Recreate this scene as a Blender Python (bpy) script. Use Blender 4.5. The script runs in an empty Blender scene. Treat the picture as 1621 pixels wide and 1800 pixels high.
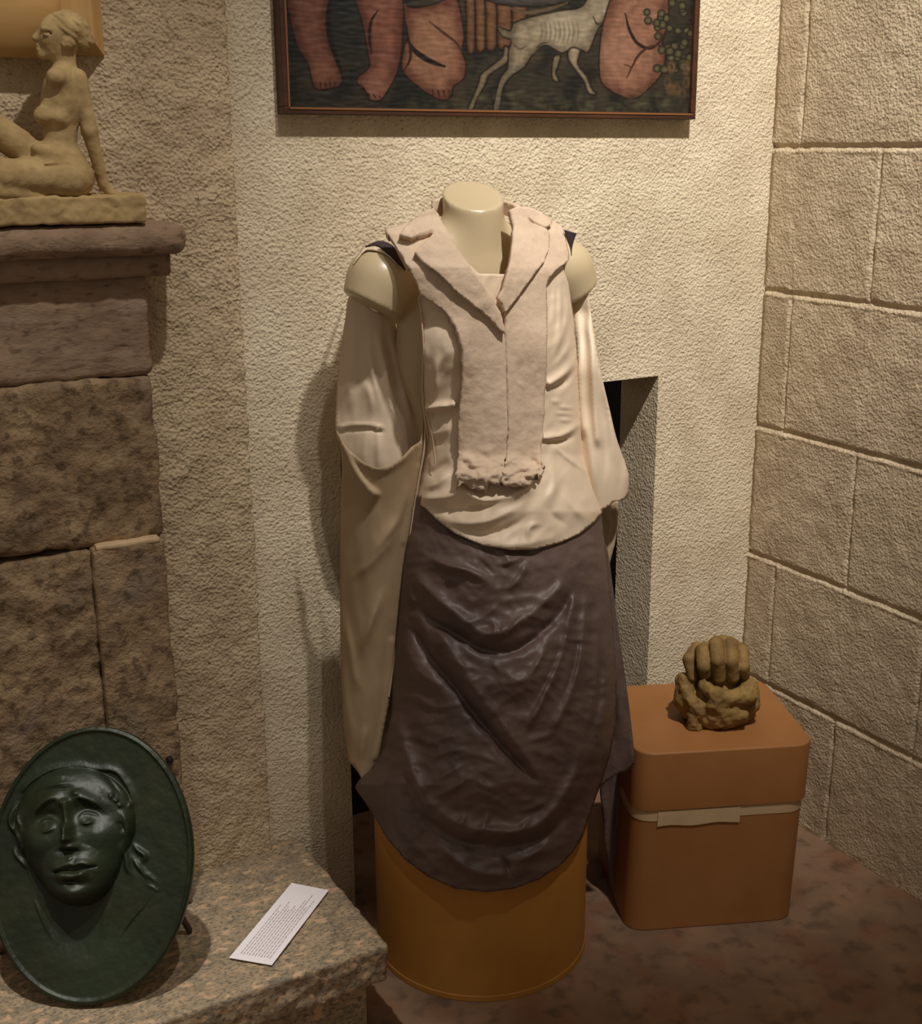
import bpy, bmesh, math
import numpy as np
from mathutils import Vector
from mathutils.geometry import delaunay_2d_cdt

sc = bpy.context.scene
COL = sc.collection
rad = math.radians

# ------------------------------------------------------------------ camera
F = 2225.0; TH = rad(16.1); YAW = rad(30.5); CX = 860.0; CY = 900.0; H = 1.5
cam_d = bpy.data.cameras.new('camera'); cam = bpy.data.objects.new('camera', cam_d); COL.objects.link(cam)
cam.location = (0, 0, H); cam.rotation_euler = (math.pi / 2 - TH, 0, -YAW)
cam_d.sensor_fit = 'HORIZONTAL'; cam_d.sensor_width = 36.0
cam_d.lens = 36.0 * F / 1621.0; cam_d.shift_x = -(CX - 810.5) / 1621.0; cam_d.clip_start = 0.05
sc.camera = cam

# ------------------------------------------------------------------ world, lights, exposure
def lin(c):
    c = np.asarray(c, float) / 255.0
    return np.where(c <= 0.04045, c / 12.92, ((c + 0.055) / 1.055) ** 2.4)
world = bpy.data.worlds.new('gallery_air'); sc.world = world; world.use_nodes = True
bg = world.node_tree.nodes['Background']
bg.inputs[0].default_value = (1.0, 0.86, 0.70, 1); bg.inputs[1].default_value = 0.22
def spot(name, loc, target, power, size, blend, radius, colour):
    l = bpy.data.lights.new(name, 'SPOT'); l.energy = power; l.spot_size = rad(size); l.spot_blend = blend
    l.shadow_soft_size = radius; l.color = colour
    o = bpy.data.objects.new(name, l); COL.objects.link(o); o.location = loc
    o.rotation_euler = (Vector(target) - Vector(loc)).to_track_quat('-Z', 'Y').to_euler()
    return o
spot('key_spotlight', (1.08, 0.38, 3.58), (1.68, 2.05, 1.38), 450, 45.5, 1.0, 0.05, (1.0, 0.965, 0.92))
spot('side_spotlight', (0.74, 0.60, 3.5), (0.30, 2.0, 1.05), 128, 32, 1.0, 0.03, (1.0, 0.96, 0.90))
spot('ledge_spotlight', (0.12, 1.20, 3.4), (0.44, 1.68, 0.2), 225, 19.5, 1.0, 0.03, (1.0, 0.96, 0.92))
vs = sc.view_settings
sc.display_settings.display_device = 'sRGB'
vs.view_transform = 'Standard'; vs.look = 'None'; vs.gamma = 1.0; vs.use_curve_mapping = False
vs.exposure = 0.0

# ------------------------------------------------------------------ viewing geometry: turns places seen in the photograph into points of the room
Rv = np.array([math.cos(YAW), -math.sin(YAW), 0.0]); F0 = np.array([math.sin(YAW), math.cos(YAW), 0.0]); UP = np.array([0, 0, 1.0])
FW = F0 * math.cos(TH) - UP * math.sin(TH); UU = F0 * math.sin(TH) + UP * math.cos(TH); CO = np.array([0, 0, H])
def ray(px, py):
    px = np.asarray(px, float)[..., None]; py = np.asarray(py, float)[..., None]
    return FW + Rv * ((px - CX) / F) + UU * ((CY - py) / F)
def onY(px, py, Y): d = ray(px, py); return CO + d * (np.asarray(Y)[..., None] / d[..., 1:2])
def onX(px, py, X): d = ray(px, py); return CO + d * (np.asarray(X)[..., None] / d[..., 0:1])
def onZ(px, py, Z): d = ray(px, py); return CO + d * ((np.asarray(Z)[..., None] - H) / d[..., 2:3])
def onD(px, py, D): d = ray(px, py); return CO + d * (np.asarray(D)[..., None] / (d @ F0)[..., None])
def proj(p):
    q = np.asarray(p) - CO; z = q @ FW
    return CX + F * (q @ Rv) / z, CY - F * (q @ UU) / z
def mpp(py, D):  # metres per photo pixel at that distance
    v = (CY - np.asarray(py, float)) / F
    return D / (math.cos(TH) + v * math.sin(TH)) / F

# ------------------------------------------------------------------ noise
_rng = np.random.RandomState(7)
_perm = _rng.permutation(256); _perm = np.concatenate([_perm, _perm, _perm])
_grad = _rng.normal(size=(256, 3)); _grad /= np.linalg.norm(_grad, axis=1)[:, None]
def perlin(p):
    p = np.asarray(p, float); i = np.floor(p).astype(int); f = p - i; i &= 255
    w = f * f * f * (f * (f * 6 - 15) + 10); out = 0
    for dx in (0, 1):
        for dy in (0, 1):
            for dz in (0, 1):
                g = _grad[_perm[_perm[_perm[(i[..., 0] + dx)] + i[..., 1] + dy] + i[..., 2] + dz] & 255]
                d = f - np.array([dx, dy, dz])
                wx = w[..., 0] if dx else 1 - w[..., 0]; wy = w[..., 1] if dy else 1 - w[..., 1]; wz = w[..., 2] if dz else 1 - w[..., 2]
                out = out + wx * wy * wz * (g * d).sum(-1)
    return out * 1.6
def fbm(p, sc_, octv=3, gain=0.5):
    p = np.asarray(p) * sc_; a = 1.0; s = 0
    for k in range(octv):
        s = s + a * perlin(p + 17.3 * k); p = p * 2.03; a *= gain
    return s
def sstep(a, b, x):
    t = np.clip((np.asarray(x, float) - a) / (b - a), 0, 1); return t * t * (3 - 2 * t)

# ------------------------------------------------------------------ object helpers
def link_mesh(name, verts, faces, mat, parent=None, smooth=True, sharp=0):
    me = bpy.data.meshes.new(name); verts = np.asarray(verts, float)
    me.from_pydata(verts.tolist(), [], [tuple(int(i) for i in f) for f in faces]); me.update()
    bm = bmesh.new(); bm.from_mesh(me); bmesh.ops.recalc_face_normals(bm, faces=bm.faces); bm.to_mesh(me); bm.free()
    o = bpy.data.objects.new(name, me); COL.objects.link(o)
    if mat is not None:
        me.materials.append(mat)
    if smooth:
        me.polygons.foreach_set('use_smooth', [True] * len(me.polygons))
        if sharp: me.set_sharp_from_angle(angle=rad(sharp))
    if parent is not None:
        o.parent = parent; o.matrix_parent_inverse = parent.matrix_basis.inverted()
    return o
def tag(o, label, cat, group=None):
    o['label'] = label; o['category'] = cat
    if group: o['group'] = group
    return o
def struct(o): o['kind'] = 'structure'; return o
def thing(name, loc, label, cat, group=None):
    o = bpy.data.objects.new(name, None); COL.objects.link(o); o.location = loc; o.empty_display_size = 0.05
    bpy.context.view_layer.update() if False else None
    o.matrix_basis.translation = Vector(loc)
    return tag(o, label, cat, group)
def box_mesh(x0, x1, y0, y1, z0, z1):
    v = [(x, y, z) for x in (x0, x1) for y in (y0, y1) for z in (z0, z1)]
    f = [(0, 1, 3, 2), (4, 6, 7, 5), (0, 4, 5, 1), (2, 3, 7, 6), (0, 2, 6, 4), (1, 5, 7, 3)]
    return v, f
def box(name, b, mat, parent=None, bevel=0.0):
    v, f = box_mesh(*b); o = link_mesh(name, v, f, mat, parent, smooth=False)
    if bevel:
        m = o.modifiers.new('bevel', 'BEVEL'); m.width = bevel; m.segments = 3
    return o
def solidify(o, t, offset=-1.0):
    m = o.modifiers.new('thickness', 'SOLIDIFY'); m.thickness = t; m.offset = offset; return m

# surface nets: closed smooth mesh from a signed distance field
def surface_nets(fn, lo, hi, h):
    lo = np.array(lo, float); hi = np.array(hi, float); n = np.ceil((hi - lo) / h).astype(int) + 1
    g = np.stack(np.meshgrid(*[lo[k] + h * np.arange(n[k]) for k in range(3)], indexing='ij'), -1)
    f = np.empty(tuple(n))
    for i in range(n[0]): f[i] = fn(g[i])
    f[0] = f[-1] = 1; f[:, 0] = f[:, -1] = 1; f[:, :, 0] = f[:, :, -1] = 1
    neg = f < 0
    c = [neg[a:n[0] - 1 + a, b:n[1] - 1 + b, d:n[2] - 1 + d] for a in (0, 1) for b in (0, 1) for d in (0, 1)]
    cnt = sum(x.astype(int) for x in c); act = (cnt > 0) & (cnt < 8)
    idx = -np.ones(act.shape, int); cells = np.argwhere(act); idx[act] = np.arange(len(cells))
    corners = np.array([(a, b, d) for a in (0, 1) for b in (0, 1) for d in (0, 1)])
    vals = np.stack([f[tuple((cells + co).T)] for co in corners], 1)
    pos = np.zeros((len(cells), 3)); w = np.zeros(len(cells))
    for a in range(8):
        for b in range(a + 1, 8):
            if np.abs(corners[a] - corners[b]).sum() != 1: continue
            va, vb = vals[:, a], vals[:, b]; m = (va < 0) != (vb < 0)
            t = np.where(m, va / np.where(m, va - vb, 1), 0)
            pos += np.where(m[:, None], corners[a] + t[:, None] * (corners[b] - corners[a]), 0); w += m
    pos = lo + h * (cells + pos / w[:, None]); faces = []
    for ax in range(3):
        o1, o2 = [k for k in range(3) if k != ax]
        sl0 = [slice(None)] * 3; sl1 = [slice(None)] * 3; sl0[ax] = slice(0, -1); sl1[ax] = slice(1, None)
        e = np.argwhere(neg[tuple(sl0)] != neg[tuple(sl1)])
        e = e[(e[:, o1] > 0) & (e[:, o2] > 0) & (e[:, o1] < n[o1] - 1) & (e[:, o2] < n[o2] - 1)]
        q = []
        for (s1, s2) in ((0, 0), (1, 0), (1, 1), (0, 1)):
            d = e.copy(); d[:, o1] -= s1; d[:, o2] -= s2; q.append(idx[tuple(d.T)])
        faces.append(np.stack(q, 1))
    return pos, np.concatenate(faces)
def sd_caps(p, a, b, ra, rb=None):
    rb = ra if rb is None else rb; a = np.asarray(a, float); b = np.asarray(b, float); ab = b - a
    t = np.clip(((p - a) @ ab) / (ab @ ab + 1e-12), 0, 1)
    return np.linalg.norm(p - a - t[..., None] * ab, axis=-1) - (ra + (rb - ra) * t)
def sd_ell(p, c, r):
    r = np.asarray(r, float); q = (p - np.asarray(c, float)); k0 = np.linalg.norm(q / r, axis=-1); k1 = np.linalg.norm(q / (r * r), axis=-1)
    return k0 * (k0 - 1) / np.maximum(k1, 1e-9)
def sd_box(p, c, hs, r=0.0):
    q = np.abs(p - np.asarray(c, float)) - (np.asarray(hs, float) - r)
    return np.linalg.norm(np.maximum(q, 0), axis=-1) + np.minimum(q.max(-1), 0) - r
def smin(a, b, k):
    h = np.clip(0.5 + 0.5 * (b - a) / k, 0, 1); return b + (a - b) * h - k * h * (1 - h)
def smax(a, b, k): return -smin(-a, -b, k)
def stone(name, b, h, amp, freq, mat, parent=None, rnd=0.008, extra=None):
    x0, x1, y0, y1, z0, z1 = b; c = ((x0 + x1) / 2, (y0 + y1) / 2, (z0 + z1) / 2); hs = ((x1 - x0) / 2, (y1 - y0) / 2, (z1 - z0) / 2)
    def fn(p):
        d = sd_box(p, c, hs, rnd)
        if extra is not None: d = extra(p, d)
        return d + amp * fbm(p, freq, 4, 0.6)
    m = 3 * h + amp
    v, f = surface_nets(fn, (x0 - m, y0 - m, z0 - m), (x1 + m, y1 + m, z1 + m), h)
    return link_mesh(name, v, f, mat, parent)

# ------------------------------------------------------------------ materials
def new_mat(name):
    m = bpy.data.materials.new(name); m.use_nodes = True; nt = m.node_tree
    return m, nt, nt.nodes['Principled BSDF']
def surface(name, base, alt=None, nscale=8.0, rough=0.7, bumps=(), spec=0.5, sheen=0.0, metal=0.0, stretch=None, specks=None, transl=0.0, mixr=(0.35, 0.65), coat=0.0):
    """base/alt sRGB colours mixed by noise; bumps = (scale, strength, distance, kind)"""
    m, nt, bs = new_mat(name); N = nt.nodes; L = nt.links
    tc = N.new('ShaderNodeTexCoord'); mp = N.new('ShaderNodeMapping'); L.new(tc.outputs['Object'], mp.inputs[0])
    if stretch: mp.inputs['Scale'].default_value = stretch
    vec = mp.outputs[0]
    if alt is not None:
        nz = N.new('ShaderNodeTexNoise'); nz.inputs['Scale'].default_value = nscale; nz.inputs['Detail'].default_value = 6; nz.inputs['Roughness'].default_value = 0.62
        L.new(vec, nz.inputs['Vector'])
        cr = N.new('ShaderNodeValToRGB'); cr.color_ramp.elements[0].position = mixr[0]; cr.color_ramp.elements[1].position = mixr[1]
        cr.color_ramp.elements[0].color = (*lin(base), 1); cr.color_ramp.elements[1].color = (*lin(alt), 1)
        L.new(nz.outputs['Fac'], cr.inputs[0]); out = cr.outputs[0]
        for (col, s, lo, hi, amt) in (specks or ()):
            n2 = N.new('ShaderNodeTexNoise'); n2.inputs['Scale'].default_value = s; n2.inputs['Detail'].default_value = 4
            L.new(vec, n2.inputs['Vector'])
            mr = N.new('ShaderNodeMapRange'); mr.inputs[1].default_value = lo; mr.inputs[2].default_value = hi; mr.inputs[4].default_value = amt
            L.new(n2.outputs['Fac'], mr.inputs[0])
            mx = N.new('ShaderNodeMixRGB'); mx.inputs[2].default_value = (*lin(col), 1)
            L.new(mr.outputs[0], mx.inputs[0]); L.new(out, mx.inputs[1]); out = mx.outputs[0]
        L.new(out, bs.inputs['Base Color'])
    else:
        bs.inputs['Base Color'].default_value = (*lin(base), 1)
    bs.inputs['Roughness'].default_value = rough; bs.inputs['Specular IOR Level'].default_value = spec; bs.inputs['Metallic'].default_value = metal
    bs.inputs['Sheen Weight'].default_value = sheen; bs.inputs['Coat Weight'].default_value = coat
    if transl: bs.inputs['Subsurface Weight'].default_value = 0.0
    prev = None
    for (s, st, di, kind) in bumps:
        if kind == 'noise':
            t = N.new('ShaderNodeTexNoise'); t.inputs['Detail'].default_value = 5; t.inputs['Roughness'].default_value = 0.6; o = 'Fac'
        elif kind == 'pits':
            t = N.new('ShaderNodeTexVoronoi'); t.feature = 'SMOOTH_F1'; t.inputs['Smoothness'].default_value = 0.4; o = 'Distance'
        else:
            t = N.new('ShaderNodeTexWave'); t.bands_direction = kind; t.inputs['Distortion'].default_value = 1.5; o = 'Fac'
        t.inputs['Scale'].default_value = s; L.new(vec, t.inputs['Vector'])
        b = N.new('ShaderNodeBump'); b.inputs['Strength'].default_value = st; b.inputs['Distance'].default_value = di
        L.new(t.outputs[o], b.inputs['Height'])
        if prev is not None: L.new(prev.outputs[0], b.inputs['Normal'])
        prev = b
    if prev is not None: L.new(prev.outputs[0], bs.inputs['Normal'])
    return m
M = {}
M['plaster'] = surface('cream_stippled_plaster', (226, 210, 180), (206, 188, 158), 9, 0.9, [(45, 0.4, 0.005, 'noise'), (120, 1.0, 0.0042, 'noise'), (190, 0.8, 0.0026, 'pits')], 0.2, specks=[((150, 130, 104), 150, 0.60, 0.70, 0.6)])
M['rough_plaster'] = surface('coarse_beige_plaster', (212, 190, 156), (188, 166, 134), 14, 0.95, [(40, 0.6, 0.006, 'noise'), (105, 0.9, 0.005, 'noise'), (170, 0.8, 0.0035, 'pits')], 0.15, specks=[((112, 96, 78), 95, 0.60, 0.70, 0.6)])
M['block'] = surface('painted_concrete_block', (205, 186, 156), (184, 164, 136), 10, 0.9, [(40, 0.6, 0.006, 'noise'), (105, 1.0, 0.0048, 'noise'), (180, 0.8, 0.0026, 'pits')], 0.2, specks=[((140, 120, 96), 110, 0.60, 0.70, 0.45)])
M['floor'] = surface('mottled_brown_tile', (150, 118, 92), (122, 98, 78), 7, 0.55, [(30, 0.15, 0.002, 'noise')], 0.4, specks=[((134, 88, 62), 9, 0.5, 0.65, 0.6), ((60, 50, 42), 22, 0.52, 0.68, 0.5)])
M['niche'] = surface('grey_painted_render', (176, 160, 142), (160, 146, 130), 10, 0.9, [(90, 0.6, 0.004, 'noise')], 0.2)
M['black'] = surface('black_hearth_lining', (12, 11, 11), (20, 18, 17), 10, 0.8)
M['granite'] = surface('speckled_granite', (180, 156, 124), (138, 124, 102), 26, 0.6, [(120, 0.5, 0.002, 'noise')], 0.35, stretch=(0.9, 1.5, 1.3), specks=[((96, 88, 76), 150, 0.50, 0.60, 0.7), ((214, 176, 138), 45, 0.56, 0.66, 0.7), ((84, 76, 66), 60, 0.60, 0.68, 0.5)])
M['granite_edge'] = M['granite']
M['stone'] = surface('weathered_brown_granite', (166, 140, 108), (124, 102, 78), 16, 0.92, [(60, 0.8, 0.008, 'noise'), (160, 0.8, 0.004, 'noise')], 0.2, specks=[((140, 124, 112), 8, 0.58, 0.70, 0.6), ((70, 54, 40), 60, 0.54, 0.66, 0.6)])
M['mantel'] = surface('mauve_brown_stone', (162, 136, 112), (130, 106, 86), 12, 0.85, [(70, 0.6, 0.004, 'noise'), (150, .5, .002, 'noise')], 0.2, stretch=(0.7, 1.2, 1.6), specks=[((166, 144, 126), 18, 0.56, 0.7, 0.5), ((84, 66, 54), 60, 0.56, 0.68, 0.6)])
M['clay'] = surface('ochre_fired_clay', (188, 160, 112), (160, 134, 92), 25, 0.8, [(160, 0.3, 0.002, 'noise')], 0.25)
M['fist'] = surface('brown_ochre_clay', (146, 116, 62), (108, 82, 46), 24, 0.75, [(90, 0.35, 0.003, 'noise')], 0.35, specks=[((140, 100, 68), 14, 0.58, 0.70, 0.5)])
M['bronze'] = surface('dark_green_patina', (42, 48, 27), (28, 34, 20), 14, 0.46, [(60, 0.12, 0.002, 'noise')], 0.45, metal=0.1, specks=[((50, 66, 44), 7, 0.55, 0.72, 0.5)])
M['mannequin'] = surface('cream_gloss_plastic', (196, 176, 140), None, rough=0.32, spec=0.5)
M['vest'] = surface('pinkish_white_plaster_clay', (216, 190, 164), (200, 176, 150), 22, 0.8, [(45, 0.35, 0.004, 'noise'), (140, 0.35, 0.002, 'noise')], 0.3, specks=[((168, 138, 112), 40, 0.60, 0.74, 0.4)])
M['satin'] = surface('beige_satin', (226, 204, 177), (218, 196, 168), 8, 0.5, [(150, 0.2, 0.0012, 'noise')], 0.4)
M['sheer'] = surface('thin_beige_silk', (178, 154, 122), (166, 142, 110), 8, 0.55, [(120, 0.15, 0.0015, 'noise')], 0.4)
M['skirt'] = surface('dark_plum_satin', (104, 84, 75), (86, 68, 62), 8, 0.50, [(34, 0.35, 0.005, 'noise'), (130, 0.3, 0.0015, 'noise')], 0.55)
M['kraft'] = surface('brown_kraft_board', (182, 126, 54), (170, 116, 48), 6, 0.55, [(160, 0.06, 0.001, 'noise')], 0.35)
M['kraft_box'] = surface('tan_kraft_board', (158, 106, 60), (148, 98, 52), 6, 0.55, [(160, 0.06, 0.001, 'noise')], 0.35)
M['tape'] = surface('masking_tape', (196, 168, 128), (186, 158, 118), 20, 0.6)
M['paper'] = surface('white_paper', (248, 240, 240), None, rough=0.8)
M['ink'] = surface('grey_print', (178, 164, 162), None, rough=0.9)
M['wood'] = surface('honey_varnished_wood', (206, 164, 104), (188, 146, 90), 4, 0.4, [(60, 0.05, 0.001, 'noise')], 0.4, stretch=(1, 8, 8))
M['wood_v'] = surface('honey_wood_upright_grain', (206, 164, 104), (190, 148, 92), 4, 0.45, [(60, 0.05, 0.001, 'noise')], 0.4, stretch=(10, 8, 1))
M['frame'] = surface('dark_brown_frame_wood', (78, 46, 26), (58, 34, 20), 8, 0.5, [(60, 0.2, 0.002, 'noise')], 0.4, stretch=(1, 6, 6))
M['strap'] = surface('dark_purple_cloth', (52, 40, 42), None, rough=0.8)
M['iron'] = surface('black_iron', (16, 15, 14), None, rough=0.5)
M['seam'] = surface('pale_thread', (206, 180, 150), None, rough=0.8)

# ------------------------------------------------------------------ setting
XR, YB = 1.933, 2.10
NX0, NX1, NZ = 0.918, 1.652, 1.035         # the low niche in the back wall
# floor
o = struct(link_mesh('floor', [(-1.5, -1.0, 0), (XR + .1, -1.0, 0), (XR + .1, 2.6, 0), (-1.5, 2.6, 0)], [(0, 1, 2, 3)], M['floor'], smooth=False))
solidify(o, 0.02, -1)
# back wall with the niche opening (front faces, jambs, soffit)
def wall_slab(name, boxes, mat):
    vs_, fs = [], []
    for b in boxes:
        v, f = box_mesh(*b); k = len(vs_); vs_ += v; fs += [tuple(i + k for i in q) for q in f]
    return struct(link_mesh(name, vs_, fs, mat, smooth=False))
wall_slab('wall_back', [(0.60, NX0, YB, YB + .13, 0, 2.7), (NX1, XR + .1, YB, YB + .13, 0, 2.7), (NX0, NX1, YB, YB + .13, NZ, 2.7)], M['plaster'])
wall_slab('wall_niche', [(NX0 - .25, NX1 + .25, YB + .34, YB + .36, 0, NZ + .1)], M['black'])
# right wall: painted blocks with tooled joints
def right_wall():
    rows_z = [0.3 * k for k in range(0, 8)]
    zs = set(np.round(np.arange(0, 2.2, 0.012), 4)); zs |= {2.3, 2.7}
    for z in rows_z: zs |= set(np.round(z + np.arange(-0.018, 0.0141, 0.002), 4))
    zs = sorted(z for z in zs if 0 <= z <= 2.7)
    ys = set(np.round(np.arange(1.2, YB + .001, 0.012), 4)) | {-1.0, 0.0, 0.6, 0.9}
    joint = {}
    for k in range(0, 9):
        js = [2.016, 1.586, 1.156] if k % 2 else [1.800, 1.370]
        if k % 2: joint[k] = [2.010 + 0.004 * (k - 1) / 2, 1.583, 1.15]
        else: joint[k] = [1.797, 1.37]
        for j in joint[k]: ys |= set(np.round(j + np.arange(-0.012, 0.0121, 0.002), 4))
    ys = sorted(y for y in ys if -1 <= y <= YB + .02)
    ys = np.array(ys); zs = np.array(zs); Y, Z = np.meshgrid(ys, zs)
    d = np.zeros_like(Y)
    wob = 0.002 * perlin(np.stack([Y * 12, Z * 12, Z * 0 + 3], -1))
    for z in rows_z[1:]: d = np.maximum(d, np.exp(-((Z - z + wob) / 0.0055) ** 2))
    k = np.floor(Z / 0.3 + 1e-6).astype(int)
    for kk, js in joint.items():
        for j in js: d = np.maximum(d, np.where(k == kk, 0.75 * np.exp(-((Y - j + wob) / 0.0045) ** 2), 0))
    P = np.stack([np.zeros_like(Y), Y, Z], -1)
    rel = 0.0022 * fbm(P, 30, 3) + 0.0012 * fbm(P, 90, 2)
    lip = sum(np.exp(-((Z - z + .0095 + wob) / .0035) ** 2) for z in rows_z[1:])
    X = XR + 0.0062 * d - 0.0014 * lip - rel
    v = np.stack([X, Y, Z], -1).reshape(-1, 3); n = len(ys)
    i, j = np.meshgrid(np.arange(len(zs) - 1), np.arange(n - 1), indexing='ij'); a = (i * n + j).ravel()
    fs = np.stack([a, a + 1, a + n + 1, a + n], 1)
    o = struct(link_mesh('wall_right', v, fs, M['block'])); solidify(o, 0.08, -1)
    # push the thickness away from the room
    me = o.data
    if me.polygons[0].normal.x > 0: me.flip_normals()
    return o
right_wall()
# chimney breast (wall_left): coarse plaster standing a little proud of the back wall
def breast():
    x0, x1, y = -0.2, 0.735, 2.072
    fn = lambda p: sd_box(p, ((x0 + x1) / 2, y + .1, 1.0), ((x1 - x0) / 2, .1, 1.2), 0.006) + 0.0022 * fbm(p, 45, 3)
    # only the front skin needs detail: a displaced grid wrapped round the right corner
    s = np.concatenate([np.arange(0.30, x1 - 0.008, 0.006), x1 - 0.008 + 0.008 * np.sin(np.linspace(0.1, math.pi / 2, 6))])
    xs = list(s) + [x1] * 6; ys = list(y + 0 * np.arange(0.30, x1 - 0.008, 0.006)) + list(y + 0.008 * (1 - np.cos(np.linspace(0.1, math.pi / 2, 6)))) + list(y + 0.008 + np.linspace(0.004, 0.03, 6))
    zs = np.concatenate([np.arange(0.0, 1.9, 0.008), [2.2, 2.7]])
    X, Z = np.meshgrid(xs, zs); Yy = np.meshgrid(ys, zs)[0]
    P = np.stack([X, Yy, Z], -1); rel = 0.0028 * fbm(P, 38, 3, 0.6); wob = 0.002 * fbm(P, 5, 2)
    v = np.stack([X + (rel + wob) * (X > x1 - .009), Yy - rel, Z], -1).reshape(-1, 3); n = len(xs)
    i, j = np.meshgrid(np.arange(len(zs) - 1), np.arange(n - 1), indexing='ij'); a = (i * n + j).ravel()
    return struct(link_mesh('wall_left', v, np.stack([a, a + 1, a + n + 1, a + n], 1), M['rough_plaster']))
breast()

# ------------------------------------------------------------------ fireplace surround
fp = thing('fireplace', (0.3, 2.07, 0), 'old weathered stone fireplace surround with moulded mantel at the left edge', 'fireplace')
def mantel_shape(p, d):
    return d
stone('mantel_shelf', (0.10, 0.612, 1.945, 2.085, 1.340, 1.388), 0.004, 0.0016, 30, M['mantel'], fp, rnd=0.022)
stone('moulding', (0.10, 0.590, 1.975, 2.085, 1.306, 1.344), 0.004, 0.0014, 30, M['mantel'], fp, rnd=0.008)
stone('frieze_stone', (0.10, 0.556, 1.998, 2.085, 1.150, 1.312), 0.005, 0.003, 20, M['mantel'], fp, rnd=0.012)
stone('jamb_stone', (0.10, 0.552, 1.992, 2.085, 0.882, 1.149), 0.005, 0.006, 18, M['stone'], fp, rnd=0.012)
stone('jamb_stone', (0.10, 0.432, 1.988, 2.085, 0.204, 0.878), 0.005, 0.005, 18, M['stone'], fp, rnd=0.008)
stone('jamb_stone', (0.430, 0.548, 1.974, 2.085, 0.204, 0.882), 0.005, 0.003, 18, M['stone'], fp, rnd=0.005)

M['lit_ledge_strip'] = surface('pale_lit_ledge', (206, 176, 138), (190, 160, 124), 30, 0.9)
stone('lit_ledge_strip', (0.436, 0.540, 1.975, 2.0, 0.878, 0.8875), 0.0025, 0.0012, 60, M['lit_ledge_strip'], fp, rnd=0.003)  # added strip, its pale colour imitates light on the lower stone's ledge
# hearth ledge slab on a recessed base
sl = thing('stone_ledge', (0.4, 1.9, 0), 'low speckled granite ledge running along the fireplace and rough plaster pier', 'ledge')
def chip(p, d):
    return d + 0.0035 * np.clip(fbm(p, 60, 2), -1, 1) * sstep(0.012, -0.004, p[..., 2] - 0.196 + 0) * 1.0
stone('slab', (0.05, 0.797, 1.690, 2.098, 0.128, 0.200), 0.005, 0.0015, 28, M['granite'], sl, rnd=0.002, extra=chip)
box('base', (0.05, 0.775, 1.74, 2.098, 0.001, 0.128), M['granite'], sl)

# wooden hood over the mantel
hd = thing('wooden_hood', (0.4, 2.07, 1.63), 'honey coloured wooden hood with rounded front above the clay statuette', 'hood')
pts = [(0.1, 2.07), (0.1, 2.030), (0.512, 2.030), (0.536, 2.070)]
v = [(x, y, (1.650 if y < 2.04 else 1.633)) for x, y in pts] + [(x, y, 2.1) for x, y in pts]
link_mesh('board', v, [(0, 1, 2, 3), (4, 7, 6, 5), (0, 4, 5, 1), (1, 5, 6, 2), (2, 6, 7, 3), (3, 7, 4, 0)], M['wood_v'], hd, smooth=False)
pts_c = []
cyl_v, cyl_f = [], []
nseg = 40
for kx, (xx, rr) in enumerate([(0.10, 0.060), (0.415, 0.060), (0.437, 0.056), (0.450, 0.045), (0.455, 0.028)]):
    for k in range(nseg):
        a = 2 * math.pi * k / nseg; cyl_v.append((xx + 0.012, 2.046 + rr * 0.6 * math.cos(a), 1.694 + rr * 1.15 * math.sin(a)))
for kx in range(4):
    for k in range(nseg):
        a = kx * nseg + k; b = kx * nseg + (k + 1) % nseg; cyl_f.append((a, b, b + nseg, a + nseg))
cyl_f.append(tuple(range(nseg))); cyl_f.append(tuple(reversed(range(4 * nseg, 5 * nseg))))
link_mesh('rounded_front', cyl_v, cyl_f, M['wood'], hd)

# small iron peg in the stone beside the medallion
def lathe(name, prof, mat, parent=None, seg=64, axis_o=(0, 0, 0), rot=None):
    v, f = [], []
    for r_, z in prof:
        for k in range(seg):
            a = 2 * math.pi * k / seg; v.append((r_ * math.cos(a), r_ * math.sin(a), z))
    for i in range(len(prof) - 1):
        for k in range(seg):
            a = i * seg + k; b = i * seg + (k + 1) % seg; f.append((a, b, b + seg, a + seg))
    v.append((0, 0, prof[0][1])); v.append((0, 0, prof[-1][1])); n = len(v)
    for k in range(seg):
        f.append((n - 2, (k + 1) % seg, k)); f.append((n - 1, (len(prof) - 1) * seg + k, (len(prof) - 1) * seg + (k + 1) % seg))
    v = np.array(v)
    if rot is not None: v = v @ np.array(rot).T
    return link_mesh(name, v + np.array(axis_o), f, mat, parent, sharp=32)
pg = onY(297, 1334, 1.972)
o = lathe('iron_peg', [(0.001, -0.012), (0.0045, -0.011), (0.006, -0.006), (0.006, 0.0), (0.0035, 0.003), (0.0035, 0.030)], M['iron'], seg=20, axis_o=pg, rot=[(1, 0, 0), (0, 0, 1), (0, -1, 0)])
tag(o, 'small black iron peg in the stone just right of the green medallion', 'peg')

# ------------------------------------------------------------------ drum
DC = np.array([1.0915, 1.884])
dr = thing('cardboard_drum', (DC[0], DC[1], 0), 'round brown fibre drum carrying the mannequin, standing on the floor', 'drum')
lathe('drum_body', [(0.2045, 0.012), (0.2045, 0.40), (0.2030, 0.405)], M['kraft'], dr, 128, (DC[0], DC[1], 0))
lathe('bottom_rim', [(0.2050, 0.0), (0.2062, 0.001), (0.2062, 0.011), (0.2050, 0.012)], M['kraft'], dr, 128, (DC[0], DC[1], 0))

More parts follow.
